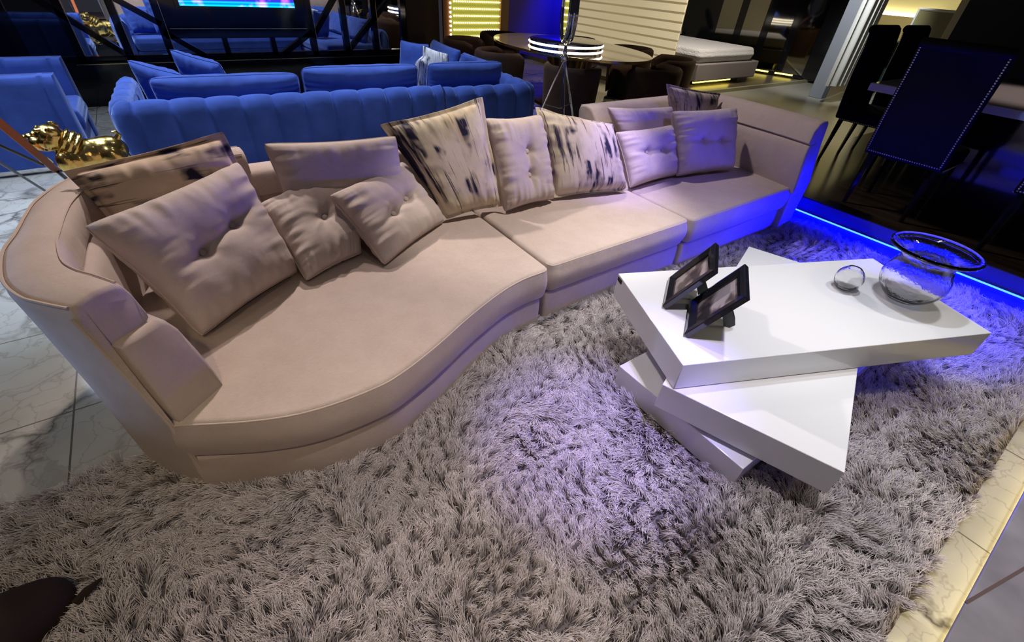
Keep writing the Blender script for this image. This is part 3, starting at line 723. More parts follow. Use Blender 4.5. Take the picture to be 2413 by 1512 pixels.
# ------------------------------------------------------------------ blue channelled velvet sofa behind
BP = np.array([-1.72, 2.90]); BTH = -.0675
BA = np.array([math.cos(BTH), math.sin(BTH)]); BB = np.array([-BA[1], BA[0]])
def bs(a, b, z=None):
    p = BP+BA*a+BB*b
    return (p[0], p[1]) if z is None else (p[0], p[1], z)
def arc_path(P, rads, step=.012):
    out = []
    Q = round_poly(P, rads, 14) if len(P) > 2 else P
    Q = [np.array(q_) for q_ in Q]
    return Q
def channel_wall(P, rads, cw, h, th, z0=.05, bulge=.020, phase=0, flare=.02):
    """upholstered wall with vertical channels following the open line P (outer face on the right-hand side)"""
    n = len(P); r2 = [0]+list(rads)+[0]
    Q = []
    for i in range(n):
        p = np.array(P[i], float)
        if r2[i] <= 0: Q.append(p); continue
        a = np.array(P[i-1], float); b = np.array(P[i+1], float)
        q0 = p+(a-p)/np.linalg.norm(a-p)*r2[i]; q1 = p+(b-p)/np.linalg.norm(b-p)*r2[i]
        for k in range(11): t = k/10; Q.append((1-t)**2*q0+2*t*(1-t)*p+t*t*q1)
    seg = np.cumsum([0]+[np.linalg.norm(Q[i+1]-Q[i]) for i in range(len(Q)-1)]); L = seg[-1]
    N_ = max(8, int(L/cw*20)); R = []
    for k in range(N_+1):
        s_ = L*k/N_; x_ = np.interp(s_, seg, [q_[0] for q_ in Q]); y_ = np.interp(s_, seg, [q_[1] for q_ in Q])
        e = .01; xa = np.interp(s_-e, seg, [q_[0] for q_ in Q]); ya = np.interp(s_-e, seg, [q_[1] for q_ in Q]); xb = np.interp(s_+e, seg, [q_[0] for q_ in Q]); yb = np.interp(s_+e, seg, [q_[1] for q_ in Q])
        t = np.array([xb-xa, yb-ya]); t /= np.linalg.norm(t); nrm = np.array([t[1], -t[0]])   # outward = right of travel
        fr = ((s_+phase) % cw)/cw; bl = bulge*math.sqrt(max(0, 1-abs(2*fr-1)**2.2))-bulge
        # soft ends
        pts = []
        for (o_, z, kk) in ((-flare, z0, .3), (-flare*.6, .15, 1), (-.004, .32, 1), (0, h-.16, 1), (-.006, h-.09, 1), (-.028, h-.035, 1), (-.065, h-.006, 1), (-th*.55, h+.004, .9), (-th+.03, h-.010, .7), (-th, h-.06, .4), (-th, z0, 0)):
            q_ = np.array([x_, y_])+nrm*(o_+bl*kk); pts.append((q_[0], q_[1], z+(bl*.7 if o_ < -.02 and z > .3 else 0)*kk))
        R.append(pts)
    mb = MB(); mb.rings(R); return mb
GB = 'sections of the blue sofa'
mA = thing('blue_sofa_section', 'long left section of the blue channelled velvet sofa seen from behind', 'sofa', bs(1.2, .5, 0), GB)
channel_wall([bs(-.02, 1.02), bs(-.02, 0), bs(2.575, 0)], [.19], .234, .635, .17, phase=.05, bulge=.042).build('channelled_back', BLUEV, mA, angle=60)
q = MB(); q.prism(round_poly([bs(.16,.16), bs(2.57,.16), bs(2.57,1.02), bs(.16,1.02)], .03), .06, .24); q.build('base', BLUEV, mA)
cushion_mb(round_poly([bs(.17,.17), bs(2.57,.17), bs(2.57,1.05), bs(.17,1.05)], .05), .245, .42, .04).build('seat_cushion', BLUEV, mA)
for a_, b_q in ((.1,.1),(2.45,.1),(.1,.95),(2.45,.95)): q = MB(); q.lathe([(.025,0),(.025,.06)], bs(a_, b_q, 0), 12, True, True); q.build('foot', BLACKM, mA)
mB = thing('blue_sofa_section', 'right corner section of the blue channelled velvet sofa with a deep wing', 'sofa', bs(3.1, 1.0, 0), GB)
channel_wall([bs(2.60, 0), bs(3.70, 0), bs(3.70, 2.25)], [.19], .225, .615, .17, phase=.1, bulge=.042).build('channelled_back', BLUEV, mB, angle=60)
q = MB(); q.prism(round_poly([bs(2.60,.16), bs(3.55,.16), bs(3.55,2.25), bs(2.60,2.25)], .03), .06, .24); q.build('base', BLUEV, mB)
cushion_mb(round_poly([bs(2.60,.17), bs(3.54,.17), bs(3.54,2.27), bs(2.60,2.27)], .05), .245, .42, .04).build('seat_cushion', BLUEV, mB)
for a_, b_q in ((2.7,.1),(3.55,.1),(2.7,2.1),(3.55,2.1)): q = MB(); q.lathe([(.025,0),(.025,.06)], bs(a_, b_q, 0), 12, True, True); q.build('foot', BLACKM, mB)
def b4(a0, a1, b0, b1, z0, z1, da=0):   # corners of a pillow leaning back towards b0 at the top
    return [bs(a0, b1, z0), bs(a1, b1, z0), bs(a1+da, b0, z1), bs(a0+da, b0, z1)]
GBC = 'blue cushions on the blue sofa'
BLUES = mat('blue_seam', (.05,.10,.36), .8)
pillow('back_cushion', 'long blue velvet back cushion at the left of the blue sofa', 'cushion', b4(.28,1.36,.28,.39,.42,.745), BLUEV, .105, (), GBC, 0, 21, 40, BLUES, pinch=.02, rc=.06)
pillow('back_cushion', 'long blue velvet back cushion in the middle of the blue sofa, tallest of the row', 'cushion', b4(1.37,2.44,.28,.39,.42,.785), BLUEV, .105, (), GBC, 0, 22, 40, BLUES, pinch=.02, rc=.06)
pillow('back_cushion', 'blue velvet back cushion standing alone right of the sofa joint', 'cushion', b4(2.53,3.37,.28,.39,.42,.79), BLUEV, .105, (), GBC, 0, 23, 40, BLUES, pinch=.02, rc=.06)
pillow('scatter_cushion', 'pointed blue cushion lowest at the far left end of the blue sofa', 'cushion', [bs(.20,.75,.44), bs(.55,.70,.44), bs(.50,.52,.72), bs(.18,.60,.82)], BLUEV, .09, (), GBC, 0, 24, 30, BLUES)
pillow('scatter_cushion', 'pointed blue cushion second from the left, standing higher by the statue', 'cushion', [bs(.50,.78,.44), bs(.90,.72,.44), bs(.80,.52,.79), bs(.48,.60,.89)], BLUEV, .09, (), GBC, 0, 25, 30, BLUES)
pillow('back_cushion', 'far blue cushion leaning along the wing of the blue sofa', 'cushion', [bs(3.28,1.35,.42), bs(3.28,2.2,.42), bs(3.40,2.2,.76), bs(3.40,1.35,.74)], BLUEV, .08, (), GBC, 0, 26, 24, BLUES)
pillow('back_cushion', 'near blue cushion leaning along the wing of the blue sofa', 'cushion', [bs(3.30,.48,.42), bs(3.30,1.32,.42), bs(3.42,1.32,.73), bs(3.42,.48,.74)], BLUEV, .08, (), GBC, 0, 27, 24, BLUES)
pillow('scatter_cushion', 'square blue cushion standing at the far end of the blue sofa by the mirrors', 'cushion', [bs(2.62,1.5,.42), bs(2.96,1.35,.42), bs(3.02,1.42,.80), bs(2.72,1.55,.83)], BLUEV, .07, (), GBC, 0, 28, 24, BLUES)
WP = printmat('grey_branch_print', (.72,.70,.68), 23.0)
pillow('scatter_cushion', 'white cushion with grey marks standing upright behind the blue back cushions', 'cushion', [bs(2.44,.46,.42), bs(2.60,.62,.42), bs(2.68,.72,.80), bs(2.52,.44,.80)], WP, .06, (), 'white patterned cushions on the blue sofa', 0, 29, 24, BLUES)
pillow('scatter_cushion', 'round-shouldered white cushion with grey marks deeper in the blue sofa corner', 'cushion', [bs(2.70,.95,.42), bs(3.02,.80,.42), bs(3.02,.88,.78), bs(2.78,1.02,.85)], WP, .07, (), 'white patterned cushions on the blue sofa', 0, 30, 24, BLUES)
pillow('scatter_cushion', 'small blue cushion corner poking up behind the right back cushion', 'cushion', [bs(2.98,.55,.43), bs(3.26,.50,.43), bs(3.24,.62,.78), bs(3.05,.62,.82)], BLUEV, .06, (), GBC, 0, 31, 24, BLUES)
# blue armchair at the left
ar = thing('blue_armchair', 'square blue channelled armchair behind the golden bulldog at the left edge', 'armchair', (-2.5, 4.15, 0))
def arm_panel(y0, y1):
    mb = MB(); N_ = 150; R = []
    for k in range(N_+1):
        x_ = -3.25+1.25*k/N_; fr = ((x_+3.25+.03) % .30)/.30; bl = .016*math.sqrt(max(0, 1-abs(2*fr-1)**4))-.016
        if k == N_: bl = -.02
        R.append([(x_, y0-bl, .05), (x_, y0-bl, .64), (x_, y0+.012-bl, .685), (x_, y0+.03, .70), (x_, y1-.03, .70), (x_, y1-.012+bl, .685), (x_, y1+bl, .64), (x_, y1+bl, .05)])
    mb.rings(R); return mb
arm_panel(3.66, 3.84).build('near_arm', BLUEV, ar, angle=50)
arm_panel(4.46, 4.64).build('far_arm', BLUEV, ar, angle=50)
q = MB(); q.box(-3.42,-3.22,3.66,4.64,.05,.70); q.build('back', BLUEV, ar, bevel=.03)
cushion_mb(round_poly([(-3.22,3.85),(-1.98,3.85),(-1.98,4.45),(-3.22,4.45)], .04), .24, .42, .04).build('seat_cushion', BLUEV, ar)
q = MB(); q.box(-3.22,-2.02,3.85,4.45,.06,.24); q.build('base', BLUEV, ar)
q = MB(); q.box(-3.38,-2.04,3.70,4.60,.0,.05); q.build('plinth', CHROME, ar)
# tripod floor lamp legs at the left edge
tl = thing('tripod_floor_lamp', 'tripod floor lamp with orange leather leg and thin black rods at the left edge', 'floor lamp', (-1.95, 2.2, 0))
def through(p1, z1, p2, z2, t0, t1):
    A_ = at(p1[0], p1[1], z1); B_ = at(p2[0], p2[1], z2); return A_+(B_-A_)*t0, A_+(B_-A_)*t1
a_, b_q = through((0,290), .72, (135,403), .30, -1.0, 1.0); end = a_+(b_q-a_)*1.0
d_ = (b_q-a_).normalized(); foot = b_q+d_*(b_q.z/-d_.z)
q = MB(); q.obox((a_+b_q)/2, d_, (CAM-b_q).cross(d_), (CAM-b_q), (b_q-a_).length/2, .022, .012); q.build('leather_leg', ORANGE, tl, bevel=.004)
q = MB(); q.obox(at(110,381,.375), d_, (CAM-b_q).cross(d_), (CAM-b_q), .045, .026, .016); q.build('brass_collar', GOLDT, tl, bevel=.003)
q = MB(); q.tube([b_q, foot], .012, 8); q.build('leg_tip', RUBBER, tl)
top = a_
for p1, z1, p2, z2 in (((0,343), .62, (100,388), .40), ((0,383), .52, (103,447), .12)):
    a2, b2 = through(p1, z1, p2, z2, -.6, 1.0); dd = (b2-a2).normalized(); ft = b2+dd*min(.3, b2.z/max(.05, -dd.z)) if dd.z < -.05 else b2
    q = MB(); q.tube([a2, b2, ft] if p1[1] > 360 else [a2, b2], .008, 8); q.build('rod', RUBBER, tl)
# ------------------------------------------------------------------ golden bulldog
def skin_mesh(name, verts, edges, radii, mt, parent, sub=2, root=0, flat=None):
    me = bpy.data.meshes.new(name); o0 = Vector(parent['_o'])
    me.from_pydata([tuple(Vector(v_)-o0) for v_ in verts], edges, []); o = bpy.data.objects.new(name, me); col.objects.link(o)
    o.parent = parent; me.materials.append(mt)
    sk = o.modifiers.new('skin', 'SKIN')
    if not me.skin_vertices:
        bpy.context.view_layer.objects.active = o
    for i, sv in enumerate(me.skin_vertices[0].data):
        r_ = radii[i]; sv.radius = r_ if isinstance(r_, tuple) else (r_, r_); sv.use_root = (i == root)
    sk.use_smooth_shade = True
    sb = o.modifiers.new('sub', 'SUBSURF'); sb.levels = sub; sb.render_levels = sub
    return o
dog = thing('bulldog_statue', 'polished golden bulldog statue on a low stand behind the left end of the beige sofa', 'statue', (-1.88, 2.6, 0))
def DP(u_, dv, z_): return Vector((u_, 2.6+dv, z_))
def ell(mb, c, r, ax=None, n=20, m_=14):
    """ellipsoid with radii r; ax = direction of its first radius"""
    ax = Vector(ax or (1,0,0)).normalized(); ay = Vector((0,0,1)).cross(ax).normalized(); az = ax.cross(ay)
    k = MB(); k.sphere((0,0,0), 1, n, m_)
    mb.add([tuple(Vector(c)+ax*(v_[0]*r[0])+ay*(v_[1]*r[1])+az*(v_[2]*r[2])) for v_ in k.v], k.f)
def voxel(mb, name, mt, par, vox, smooth_it=6):
    o = mb.build(name, mt, par, angle=180)
    rm = o.modifiers.new('remesh', 'REMESH'); rm.mode = 'VOXEL'; rm.voxel_size = vox; rm.use_smooth_shade = True
    sm = o.modifiers.new('smooth', 'SMOOTH'); sm.factor = .6; sm.iterations = smooth_it
    return o
q = MB()
ell(q, DP(-1.885,0,.395), (.135,.105,.115), (1,0,.08))          # ribcage
ell(q, DP(-1.955,-.01,.375), (.095,.110,.120))                   # chest
ell(q, DP(-1.76,0,.425), (.105,.085,.090), (1,0,.15))            # hips
ell(q, DP(-1.82,0,.455), (.11,.06,.055), (1,0,.1))
ell(q, DP(-1.95,0,.455), (.095,.075,.080), (-1,0,.8))            # neck
for dv in (-.075, .075):
    ell(q, DP(-1.735,dv,.375), (.060,.035,.095), (1,0,.5))       # haunch
    for a_, b_q, r0 in ((DP(-1.72,dv,.35), DP(-1.69,dv,.27), .038), (DP(-1.69,dv,.27), DP(-1.72,dv,.225), .028), (DP(-1.98,dv*1.3,.38), DP(-1.985,dv*1.5,.225), .036)):
        q.tube([a_, b_q], [r0, r0*.8], 12)
    ell(q, DP(-1.99,dv*1.25,.40), (.05,.045,.07))                # shoulder
    ell(q, DP(-2.0,dv*1.5,.218), (.042,.028,.020)); ell(q, DP(-1.735,dv,.218), (.040,.026,.018))
voxel(q, 'body', GOLD, dog, .008)
q = MB(); hx = Vector((-.93,-.12,.30)).normalized()
ell(q, DP(-2.005,0,.545), (.075,.080,.068), hx)                  # skull
ell(q, DP(-2.02,-.045,.515), (.060,.040,.045), hx); ell(q, DP(-2.02,.045,.515), (.060,.040,.045), hx)   # cheeks
ell(q, DP(-2.075,-.028,.515), (.048,.034,.036), hx); ell(q, DP(-2.075,.028,.515), (.048,.034,.036), hx)  # flews
ell(q, DP(-2.095,0,.548), (.036,.034,.022), hx)                  # muzzle top
ell(q, DP(-2.075,0,.480), (.050,.040,.020), hx)                  # lower jaw
ell(q, DP(-2.045,-.032,.588), (.028,.022,.014), hx); ell(q, DP(-2.045,.032,.588), (.028,.022,.014), hx)  # brows
for k in range(3): ell(q, DP(-2.085+.022*k,0,.572+.012*k), (.010,.040+.006*k,.012), hx)   # wrinkles over the nose
for sgn in (-1, 1):
    for k in range(3): ell(q, DP(-2.062+.020*k,sgn*(.052+.008*k),.535-.012*k), (.008,.018,.040), hx)
voxel(q, 'head', GOLD, dog, .0045, 3)
q = MB()
for k, (u_, z_, r_) in enumerate(((-1.968,.503,.078),(-1.945,.482,.084),(-1.922,.462,.088))):
    c_ = DP(u_,0,z_); ax = Vector((-1,0,.75)).normalized(); s1_ = Vector((0,1,0)); s2_ = ax.cross(s1_)
    q.tube([c_+s1_*(r_*.93*math.cos(a*PI/20))+s2_*(r_*math.sin(a*PI/20)) for a in range(40)], .013, 8, True)
voxel(q, 'neck_folds', GOLD, dog, .005, 4)
q = MB(); ell(q, DP(-2.128,0,.552), (.016,.022,.014), hx); q.build('nose', mat('gold_dark', (.20,.14,.05), .3, 1), dog, angle=180)
for sy in (1, -1):
    q = MB(); ell(q, DP(-1.985,sy*.074,.585), (.030,.010,.022), (1,0,-.9)); q.build('ear', GOLD, dog, angle=180)
    q = MB(); ell(q, DP(-2.065,sy*.040,.568), (.010,.010,.010)); q.build('eye', BLACKG, dog, angle=180)
q = MB(); q.tube([DP(-1.70,0,.485), DP(-1.675,0,.515), DP(-1.685,0,.535), DP(-1.705,0,.535)], [.020,.016,.012,.007], 10); q.build('tail', GOLD, dog)
q = MB(); q.box(-2.10,-1.62,2.45,2.75,.0,.20); q.build('stand', BLACKG, dog, bevel=.01)
# ------------------------------------------------------------------ mirrored media wall
mw = thing('mirror_wall_unit', 'black framed mirror wall with diagonal bars and gold lines behind the blue sofa', 'wall unit', (-.1, 6.05, 0))
YM = 6.0
def bar(mb, u0, z0, u1, z1, w_=.045, y0=YM-.02, y1=YM+.05):
    a_ = Vector((u0, 0, z0)); b_ = Vector((u1, 0, z1)); d = (b_-a_).normalized(); n_ = Vector((-d.z, 0, d.x))*w_/2
    P = [a_-n_, b_-n_, b_+n_, a_+n_]
    mb.add([(p.x, y0, p.z) for p in P]+[(p.x, y1, p.z) for p in P], [(3,2,1,0),(4,5,6,7),(0,1,5,4),(1,2,6,5),(2,3,7,6),(3,0,4,7)])
q = MB(); q.box(-2.48, 1.97, YM-.10, YM+.10, 0, .44); q.build('lower_cabinet', BLACKG, mw, smooth=False)
ZT = 2.2
posts = [-2.45,-1.99,-1.54,-1.13,.56,1.015,1.45,1.90]
for u_ in posts: q = MB(); bar(q, u_, .42, u_, ZT, .075); q.build('post', BLACKG, mw, smooth=False)
for u_ in (-.52, .04): q = MB(); bar(q, u_, .46, u_, .66, .06); q.build('short_post', BLACKG, mw, smooth=False)
for z_ in (.465,): q = MB(); bar(q, -2.48, z_, 1.95, z_, .06); q.build('bottom_rail', BLACKG, mw, smooth=False)
q = MB(); bar(q, -1.13, .70, .56, .70, .085); q.build('shelf_rail', BLACKG, mw, smooth=False)
diag = [(-2.18,1.05,-1.57,.50),(-1.62,1.13,-1.13,.80),(-1.13,.72,-.78,.47),(.14,.47,.56,.72),(.56,.66,1.015,1.20),(1.015,.48,1.90,1.28),(-2.45,1.9,-1.99,1.3),(1.45,1.8,1.9,1.3)]
for d_ in diag: q = MB(); bar(q, *d_, .06); q.build('diagonal_bar', BLACKG, mw, smooth=False)
mirr = [(-2.45,-1.99),(-1.99,-1.54),(-1.54,-1.13),(.56,1.015),(1.015,1.45),(1.45,1.90)]
for u0, u1 in mirr:
    q = MB(); q.box(u0, u1, YM+.02, YM+.03, .45, ZT)
    q.build('mirror_pane', mat('smoked_mirror', (.10,.11,.12), .03, 1) if u0 < -2.3 else MIRROR, mw, smooth=False)
for u0, u1 in ((-1.13,-.52),(-.52,.04),(.04,.56)): q = MB(); q.box(u0, u1, YM+.02, YM+.03, .46, .68); q.build('mirror_pane', MIRROR, mw, smooth=False)
q = MB(); q.box(-1.13, .56, YM-.01, YM+.09, .72, ZT); q.build('tv_panel', BLACKG, mw, smooth=False)
for z_, u0, u1 in ((.425,-2.05,1.95),(.755,-1.06,.5)):
    q = MB(); q.box(u0, u1, YM-.106, YM-.10, z_, z_+.006) if z_ < .5 else q.box(u0, u1, YM-.016, YM-.01, z_, z_+.006); q.build('gold_line', GOLDT, mw, smooth=False)
for u_ in (-1.965,-1.515,-1.105,.585,1.04,1.475): q = MB(); q.box(u_+.014, u_+.019, YM-.026, YM-.02, .5, ZT); q.build('gold_line', GOLDT, mw, smooth=False)
tv = thing('television', 'wall television showing a bright blue and cyan picture on the mirror wall', 'television', (-.25, 5.96, .985))
q = MB(); q.box(-.93, .43, 5.935, 5.985, .965, 1.75); q.build('casing', BLACKG, tv, smooth=False)
def tvmat():
    M = mat('tv_picture', (0,0,0), .3, emit=(0,0,1), estr=1.6); N = NT(M); tc = N.n('TexCoord'); sx = N.n('SeparateXYZ'); N.l(tc.outputs['Object'], sx.inputs[0])
    r = N.ramp(N_add(N, sx.outputs[2], .0), [(0, (.0,.45,.95)), (.012, (.0,.65,1)), (.03, (.0,.12,.8)), (.045, (.0,.6,1)), (.06, (.02,.03,.55)), (.2, (.10,.02,.5)), (1, (.02,.05,.6))])
    n = N.n('TexNoise', i_Scale=6.0, i_Detail=3.0); N.l(tc.outputs['Object'], n.inputs['Vector'])
    r2 = N.ramp(n.outputs['Fac'], [(.55, (0,0,0)), (.7, (.5,.1,.5))])
    N.l(N.mix(1.0, r.outputs[0], r2.outputs[0], 'ADD'), N.b.inputs['Emission Color']); return M
def N_add(N, s_, v): x = N.n('Math', operation='ADD', i_1=v); N.l(s_, x.inputs[0]); return x.outputs[0]
q = MB(); q.box(-.885, .385, 5.93, 5.934, .988, 1.72); q.build('screen', tvmat(), tv, smooth=False)
# ------------------------------------------------------------------ LED light panel and strips (v = 8)
lp = thing('led_light_panel', 'glowing yellow panel with rows of warm light strips left of the blue wall', 'light panel', (4.5, 8.0, 0))
q = MB(); q.box(3.80, 5.0, 8.0, 8.04, .0, 2.4); q.build('back_panel', mat('lit_yellow_panel', (.35,.36,.08), .6, emit=(.50,.55,.08), estr=.30), lp, smooth=False)
for k in range(14):
    z_ = .40+.118*k
    q = MB(); q.box(3.84, 4.98, 7.975, 7.995, z_, z_+.020); q.build('led_row', LEDR, lp, smooth=False)
q = MB()
for k in range(24): q.sphere((3.77, 7.98, .22+.075*k), .020, 10, 6)
q.build('bulb_column', LEDWH, lp)
q = MB(); q.box(3.62, 3.78, 8.0, 8.05, 0, 2.4); q.build('side_board', mat('amber_board', (.30,.12,.03), .5), lp, smooth=False)
# striped translucent screen panel (u = 6.4)
sp = thing('striped_screen', 'tall cream screen with horizontal frosted stripes behind the oval table', 'screen', (6.5, 5.9, 0))
q = MB(); q.box(6.42, 6.44, 4.46, 7.35, .25, 2.4); q.build('glass_panel', mat('tan_glass', (.45,.38,.26), .15, emit=(.5,.42,.25), estr=.28), sp, smooth=False)  # emission stands in for light coming through the pane
q = MB()
for k in range(14):
    z_ = .34+.135*k; q.box(6.405, 6.42, 4.46, 7.35, z_, z_+.100)
q.build('stripes', mat('cream_stripe', (.85,.74,.52), .6, emit=(.9,.75,.45), estr=.42), sp, smooth=False)  # stripes brightened by emission, as if lit from behind
# ------------------------------------------------------------------ oval dining table, barrel chairs, lit tray
dt = thing('oval_dining_table', 'oval glossy dining table with pale top among dark brown barrel chairs', 'dining table', (3.58, 4.15, 0))
def oval(cx, cy, a, b, n=64): return [(cx+a*math.cos(2*PI*k/n), cy+b*math.sin(2*PI*k/n)) for k in range(n)]
q = MB(); q.prism(oval(3.58,4.15,.90,1.36), .715, .75); q.build('top', mat('bronze_glass_top', (.34,.28,.20), .06, coat=.6), dt, bevel=.004)
q = MB(); q.rings([[(x_, y_, .748+dz) for x_, y_ in oval(3.58,4.15,.90+o_,1.36+o_)] for o_, dz in ((-.006,.002),(.004,-.002),(.004,-.022),(-.004,-.022))]+[], True, False, False); q.build('rim', GOLDT, dt)
q = MB(); q.lathe([(.42,0),(.40,.03),(.28,.06),(.24,.4),(.30,.68),(.34,.715)], (3.58,4.15,0), 40, True, True); q.build('pedestal', mat('bronze_fluted', (.3,.2,.08), .3, 1), dt)
bc = thing('barrel_chair', '', 'chair', (0,0,0), 'dark brown barrel chairs around the oval table')
def arcpt(r, a): return (r*math.cos(a), r*math.sin(a))
R = []
NA = 36
for k in range(NA+1):
    a = math.radians(-128+256*k/NA)+PI     # shell opens towards +x
    e = min(k, NA-k)/3; hh = .705-(.05*(1-min(1, e)) if e < 1 else 0)
    ro, ri = .35, .285
    prof = [(ro-.05,.04),(ro-.02,.3),(ro,hh-.06),(ro-.008,hh-.02),((ro+ri)/2,hh),(ri+.008,hh-.02),(ri,hh-.06),(ri,.30),(ri,.04)]
    R.append([(*arcpt(r_, a), z_) for r_, z_ in prof])
q = MB(); q.rings(R); q.build('shell', BROWNV, bc, angle=60)
q = MB(); q.lathe([(.0008,.28),(.27,.28),(.285,.31),(.285,.40),(.26,.44),(.0008,.455)], (0,0,0), 40, True, True); q.build('seat', BROWNV, bc, angle=60)
q = MB(); q.lathe([(.26,0),(.26,.05),(.24,.05),(.24,.28)], (0,0,0), 40, True, True); q.build('base', BLACKM, bc)
chs = [(2.60,5.35,'barrel chair farthest left at the oval table, beside the bulb column'),(2.50,4.25,'barrel chair second from the left, nearest the blue sofa wing'),(2.78,3.10,'barrel chair directly behind the chrome tripod legs'),(3.82,2.72,'barrel chair behind the beige sofa corner right of the tripod'),
       (4.72,3.20,'barrel chair at the right end of the oval table by the bed'),(4.92,4.15,'barrel chair second from the right behind the oval table'),(4.72,5.25,'barrel chair just right of the round mirror behind the table'),(3.62,5.95,'barrel chair across the oval table in front of the light panel')]
for i, (x_, y_, lb) in enumerate(chs):
    c_ = bc if i == 0 else copy_tree(bc)
    place(c_, (x_, y_, 0), math.atan2(4.15-y_, 3.58-x_), 'dark brown velvet '+lb)
tray = thing('lit_drum', 'round tray with two glowing white bands standing on the oval table', 'lit tray', (3.22, 3.60, .7505))
q = MB(); q.lathe([(.0008,0),(.48,0),(.48,.12),(.465,.125),(.0008,.125)], (3.15,3.70,.7525), 64, True, True); q.build('body', mat('mirror_tray', (.5,.48,.5), .08, 1), tray)
for z_ in (.020,.078): q = MB(); q.lathe([(.482,z_),(.494,z_+.012),(.482,z_+.024)], (3.15,3.70,.7525), 64); q.build('light_band', LEDWH, tray)
# round mirror on a chrome tripod
tm = thing('tripod_mirror', 'round chrome mirror on a three-legged chrome stand behind the beige sofa', 'standing mirror', (2.80, 3.36, 0))
# keep it clear of the barrel chair: it stands between chair and sofa
TCX, TCY = 2.30, 2.72
tm.location = (TCX, TCY, 0); tm['_o'] = (TCX, TCY, 0)
HZ = .845
feet = [(-.26, .17), (-.06, -.22), (.34, .02)]
for fx, fy in feet: q = MB(); q.tube([(TCX+.02*fx, TCY+.02*fy, HZ-.02), (TCX+fx, TCY+fy, .002)], [.013,.011], 10); q.build('leg', CHROME, tm)
q = MB(); q.lathe([(.0008,-.045),(.03,-.04),(.045,-.02),(.045,.0),(.03,.015),(.02,.03),(.026,.05),(.018,.07),(.016,.11),(.0008,.11)], (TCX,TCY,HZ), 24, True, True); q.build('hub', CHROME, tm)
for i in range(3):
    a_ = Vector((TCX+feet[i][0]*.56, TCY+feet[i][1]*.56, HZ*.44)); c_ = Vector((TCX, TCY, HZ*.40)); q = MB(); q.tube([a_, c_], .006, 8); q.build('spreader', CHROME, tm)
fd = Vector((-.85,.53,0)).normalized(); sd = Vector((0,0,1)).cross(fd)
rc = Vector((TCX, TCY, HZ+.11+.30)); 
def ringp(r_, off, n=64): return [rc+sd*(r_*math.cos(2*PI*k/n))+Vector((0,0,1))*(r_*math.sin(2*PI*k/n))+fd*off for k in range(n)]
q = MB(); q.rings([ringp(.25,-.045), ringp(.27,-.045), ringp(.27,.045), ringp(.25,.045), ringp(.25,-.045)], True, False, False); q.build('drum', CHROMED, tm)
q = MB(); q.tube(ringp(.268,.046), .010, 8, True); q.build('bezel', CHROME, tm)
q = MB(); q.rings([ringp(.25,.030), ringp(.25,.036)]); q.build('mirror', MIRROR, tm, smooth=False)
q = MB(); q.tube([rc+sd*(.30*math.cos(PI+PI*k/32))+Vector((0,0,1))*(.30*math.sin(PI+PI*k/32)) for k in range(33)], .012, 10); q.build('yoke', CHROME, tm)
# ------------------------------------------------------------------ bed, wardrobe, statue, column, curtain
bed = thing('bed', 'bed with fluffy white cover and grey base lit yellow underneath', 'bed', (7.5, 5.0, .07))
q = MB(); q.box(6.50, 8.42, 3.95, 6.1, .16, .44); q.build('base', GREYF, bed, bevel=.02)
cushion_mb(round_poly([(6.53,4.0),(8.25,4.0),(8.25,6.05),(6.53,6.05)], .10), .44, .66, .07, .07, .02, .02).build('fluffy_cover', FLUFF, bed)
q = MB(); q.box(6.75, 8.1, 4.1, 6.0, .072, .16); q.build('plinth', BLACKM, bed)
q = MB(); q.box(6.60, 7.75, 4.03, 4.05, .125, .155); q.build('under_light', LEDY, bed, smooth=False)
for k in range(2):
    pl_ = pillow('bed_pillow', ('grey' if k else 'yellowish')+' pillow on the far side of the fluffy bed', 'pillow', [(6.9+k*.7,5.75,.68),(7.5+k*.7,5.75,.68),(7.5+k*.7,6.0,1.1),(6.9+k*.7,6.0,1.1)], GREYF if k else mat('yellow_grey', (.3,.28,.14), .9), .08, (), 'pillows on the bed', 0, 40+k, 20, GREYF)
wd_ = thing('wardrobe', 'tall black glossy wardrobe with mirrored door strips behind the bed', 'wardrobe', (10.0, 5.0, .07))
q = MB(); q.box(8.85, 11.2, 3.9, 4.5, .08, 2.6)
q = MB(); q.obox((9.75, 5.05, 1.35), (.30,-.95,0), (.95,.30,0), (0,0,1), 1.75, .25, 1.27); q.build('carcass', BLACKG, wd_, bevel=.01)
fw = Vector((-.954,-.300,0)); al = Vector((.30,-.954,0)); bc_ = Vector((9.75,5.05,1.35))+fw*.262
for k, t_ in enumerate((-.55,.0,.55,1.1)):
    q = MB(); q.obox(bc_+al*t_, al, fw, (0,0,1), .20, .006, 1.20); q.build('mirror_door', mat('dark_mirror', (.30,.29,.26), .04, 1), wd_, smooth=False)
for k, t_ in enumerate((.45,.95)): q = MB(); q.obox(bc_+al*t_+Vector((0,0,-1.22)), al, fw, (0,0,1), .18, .012, .012); q.build('foot_light', LEDY, wd_, smooth=False)
gs = thing('golden_figure', 'shiny golden figure standing on a dark table left of the wardrobe', 'statue', (8.7, 6.6, .07))
q = MB(); q.box(7.75, 8.6, 6.35, 7.2, .07, .62); q.build('table', BLACKG, gs, bevel=.01)
fv = [(8.15,6.72,.68),(8.15,6.72,.85),(8.2,6.76,1.0),(8.15,6.8,1.15),(8.1,6.9,1.3),(8.25,6.6,.95),(8.1,6.9,.8)]
skin_mesh('figure', fv, [(0,1),(1,2),(2,3),(3,4),(2,5),(1,6)], [.10,.09,.11,.08,.05,.05,.06], GOLD, gs)
co = thing('grey_column', 'slim grey column beside the hanging white curtain', 'column', (8.52, 2.66, .035))
q = MB(); q.box(8.44, 8.62, 2.56, 2.80, .036, 3.2); q.build('shaft', COLUMN, co, bevel=.005)
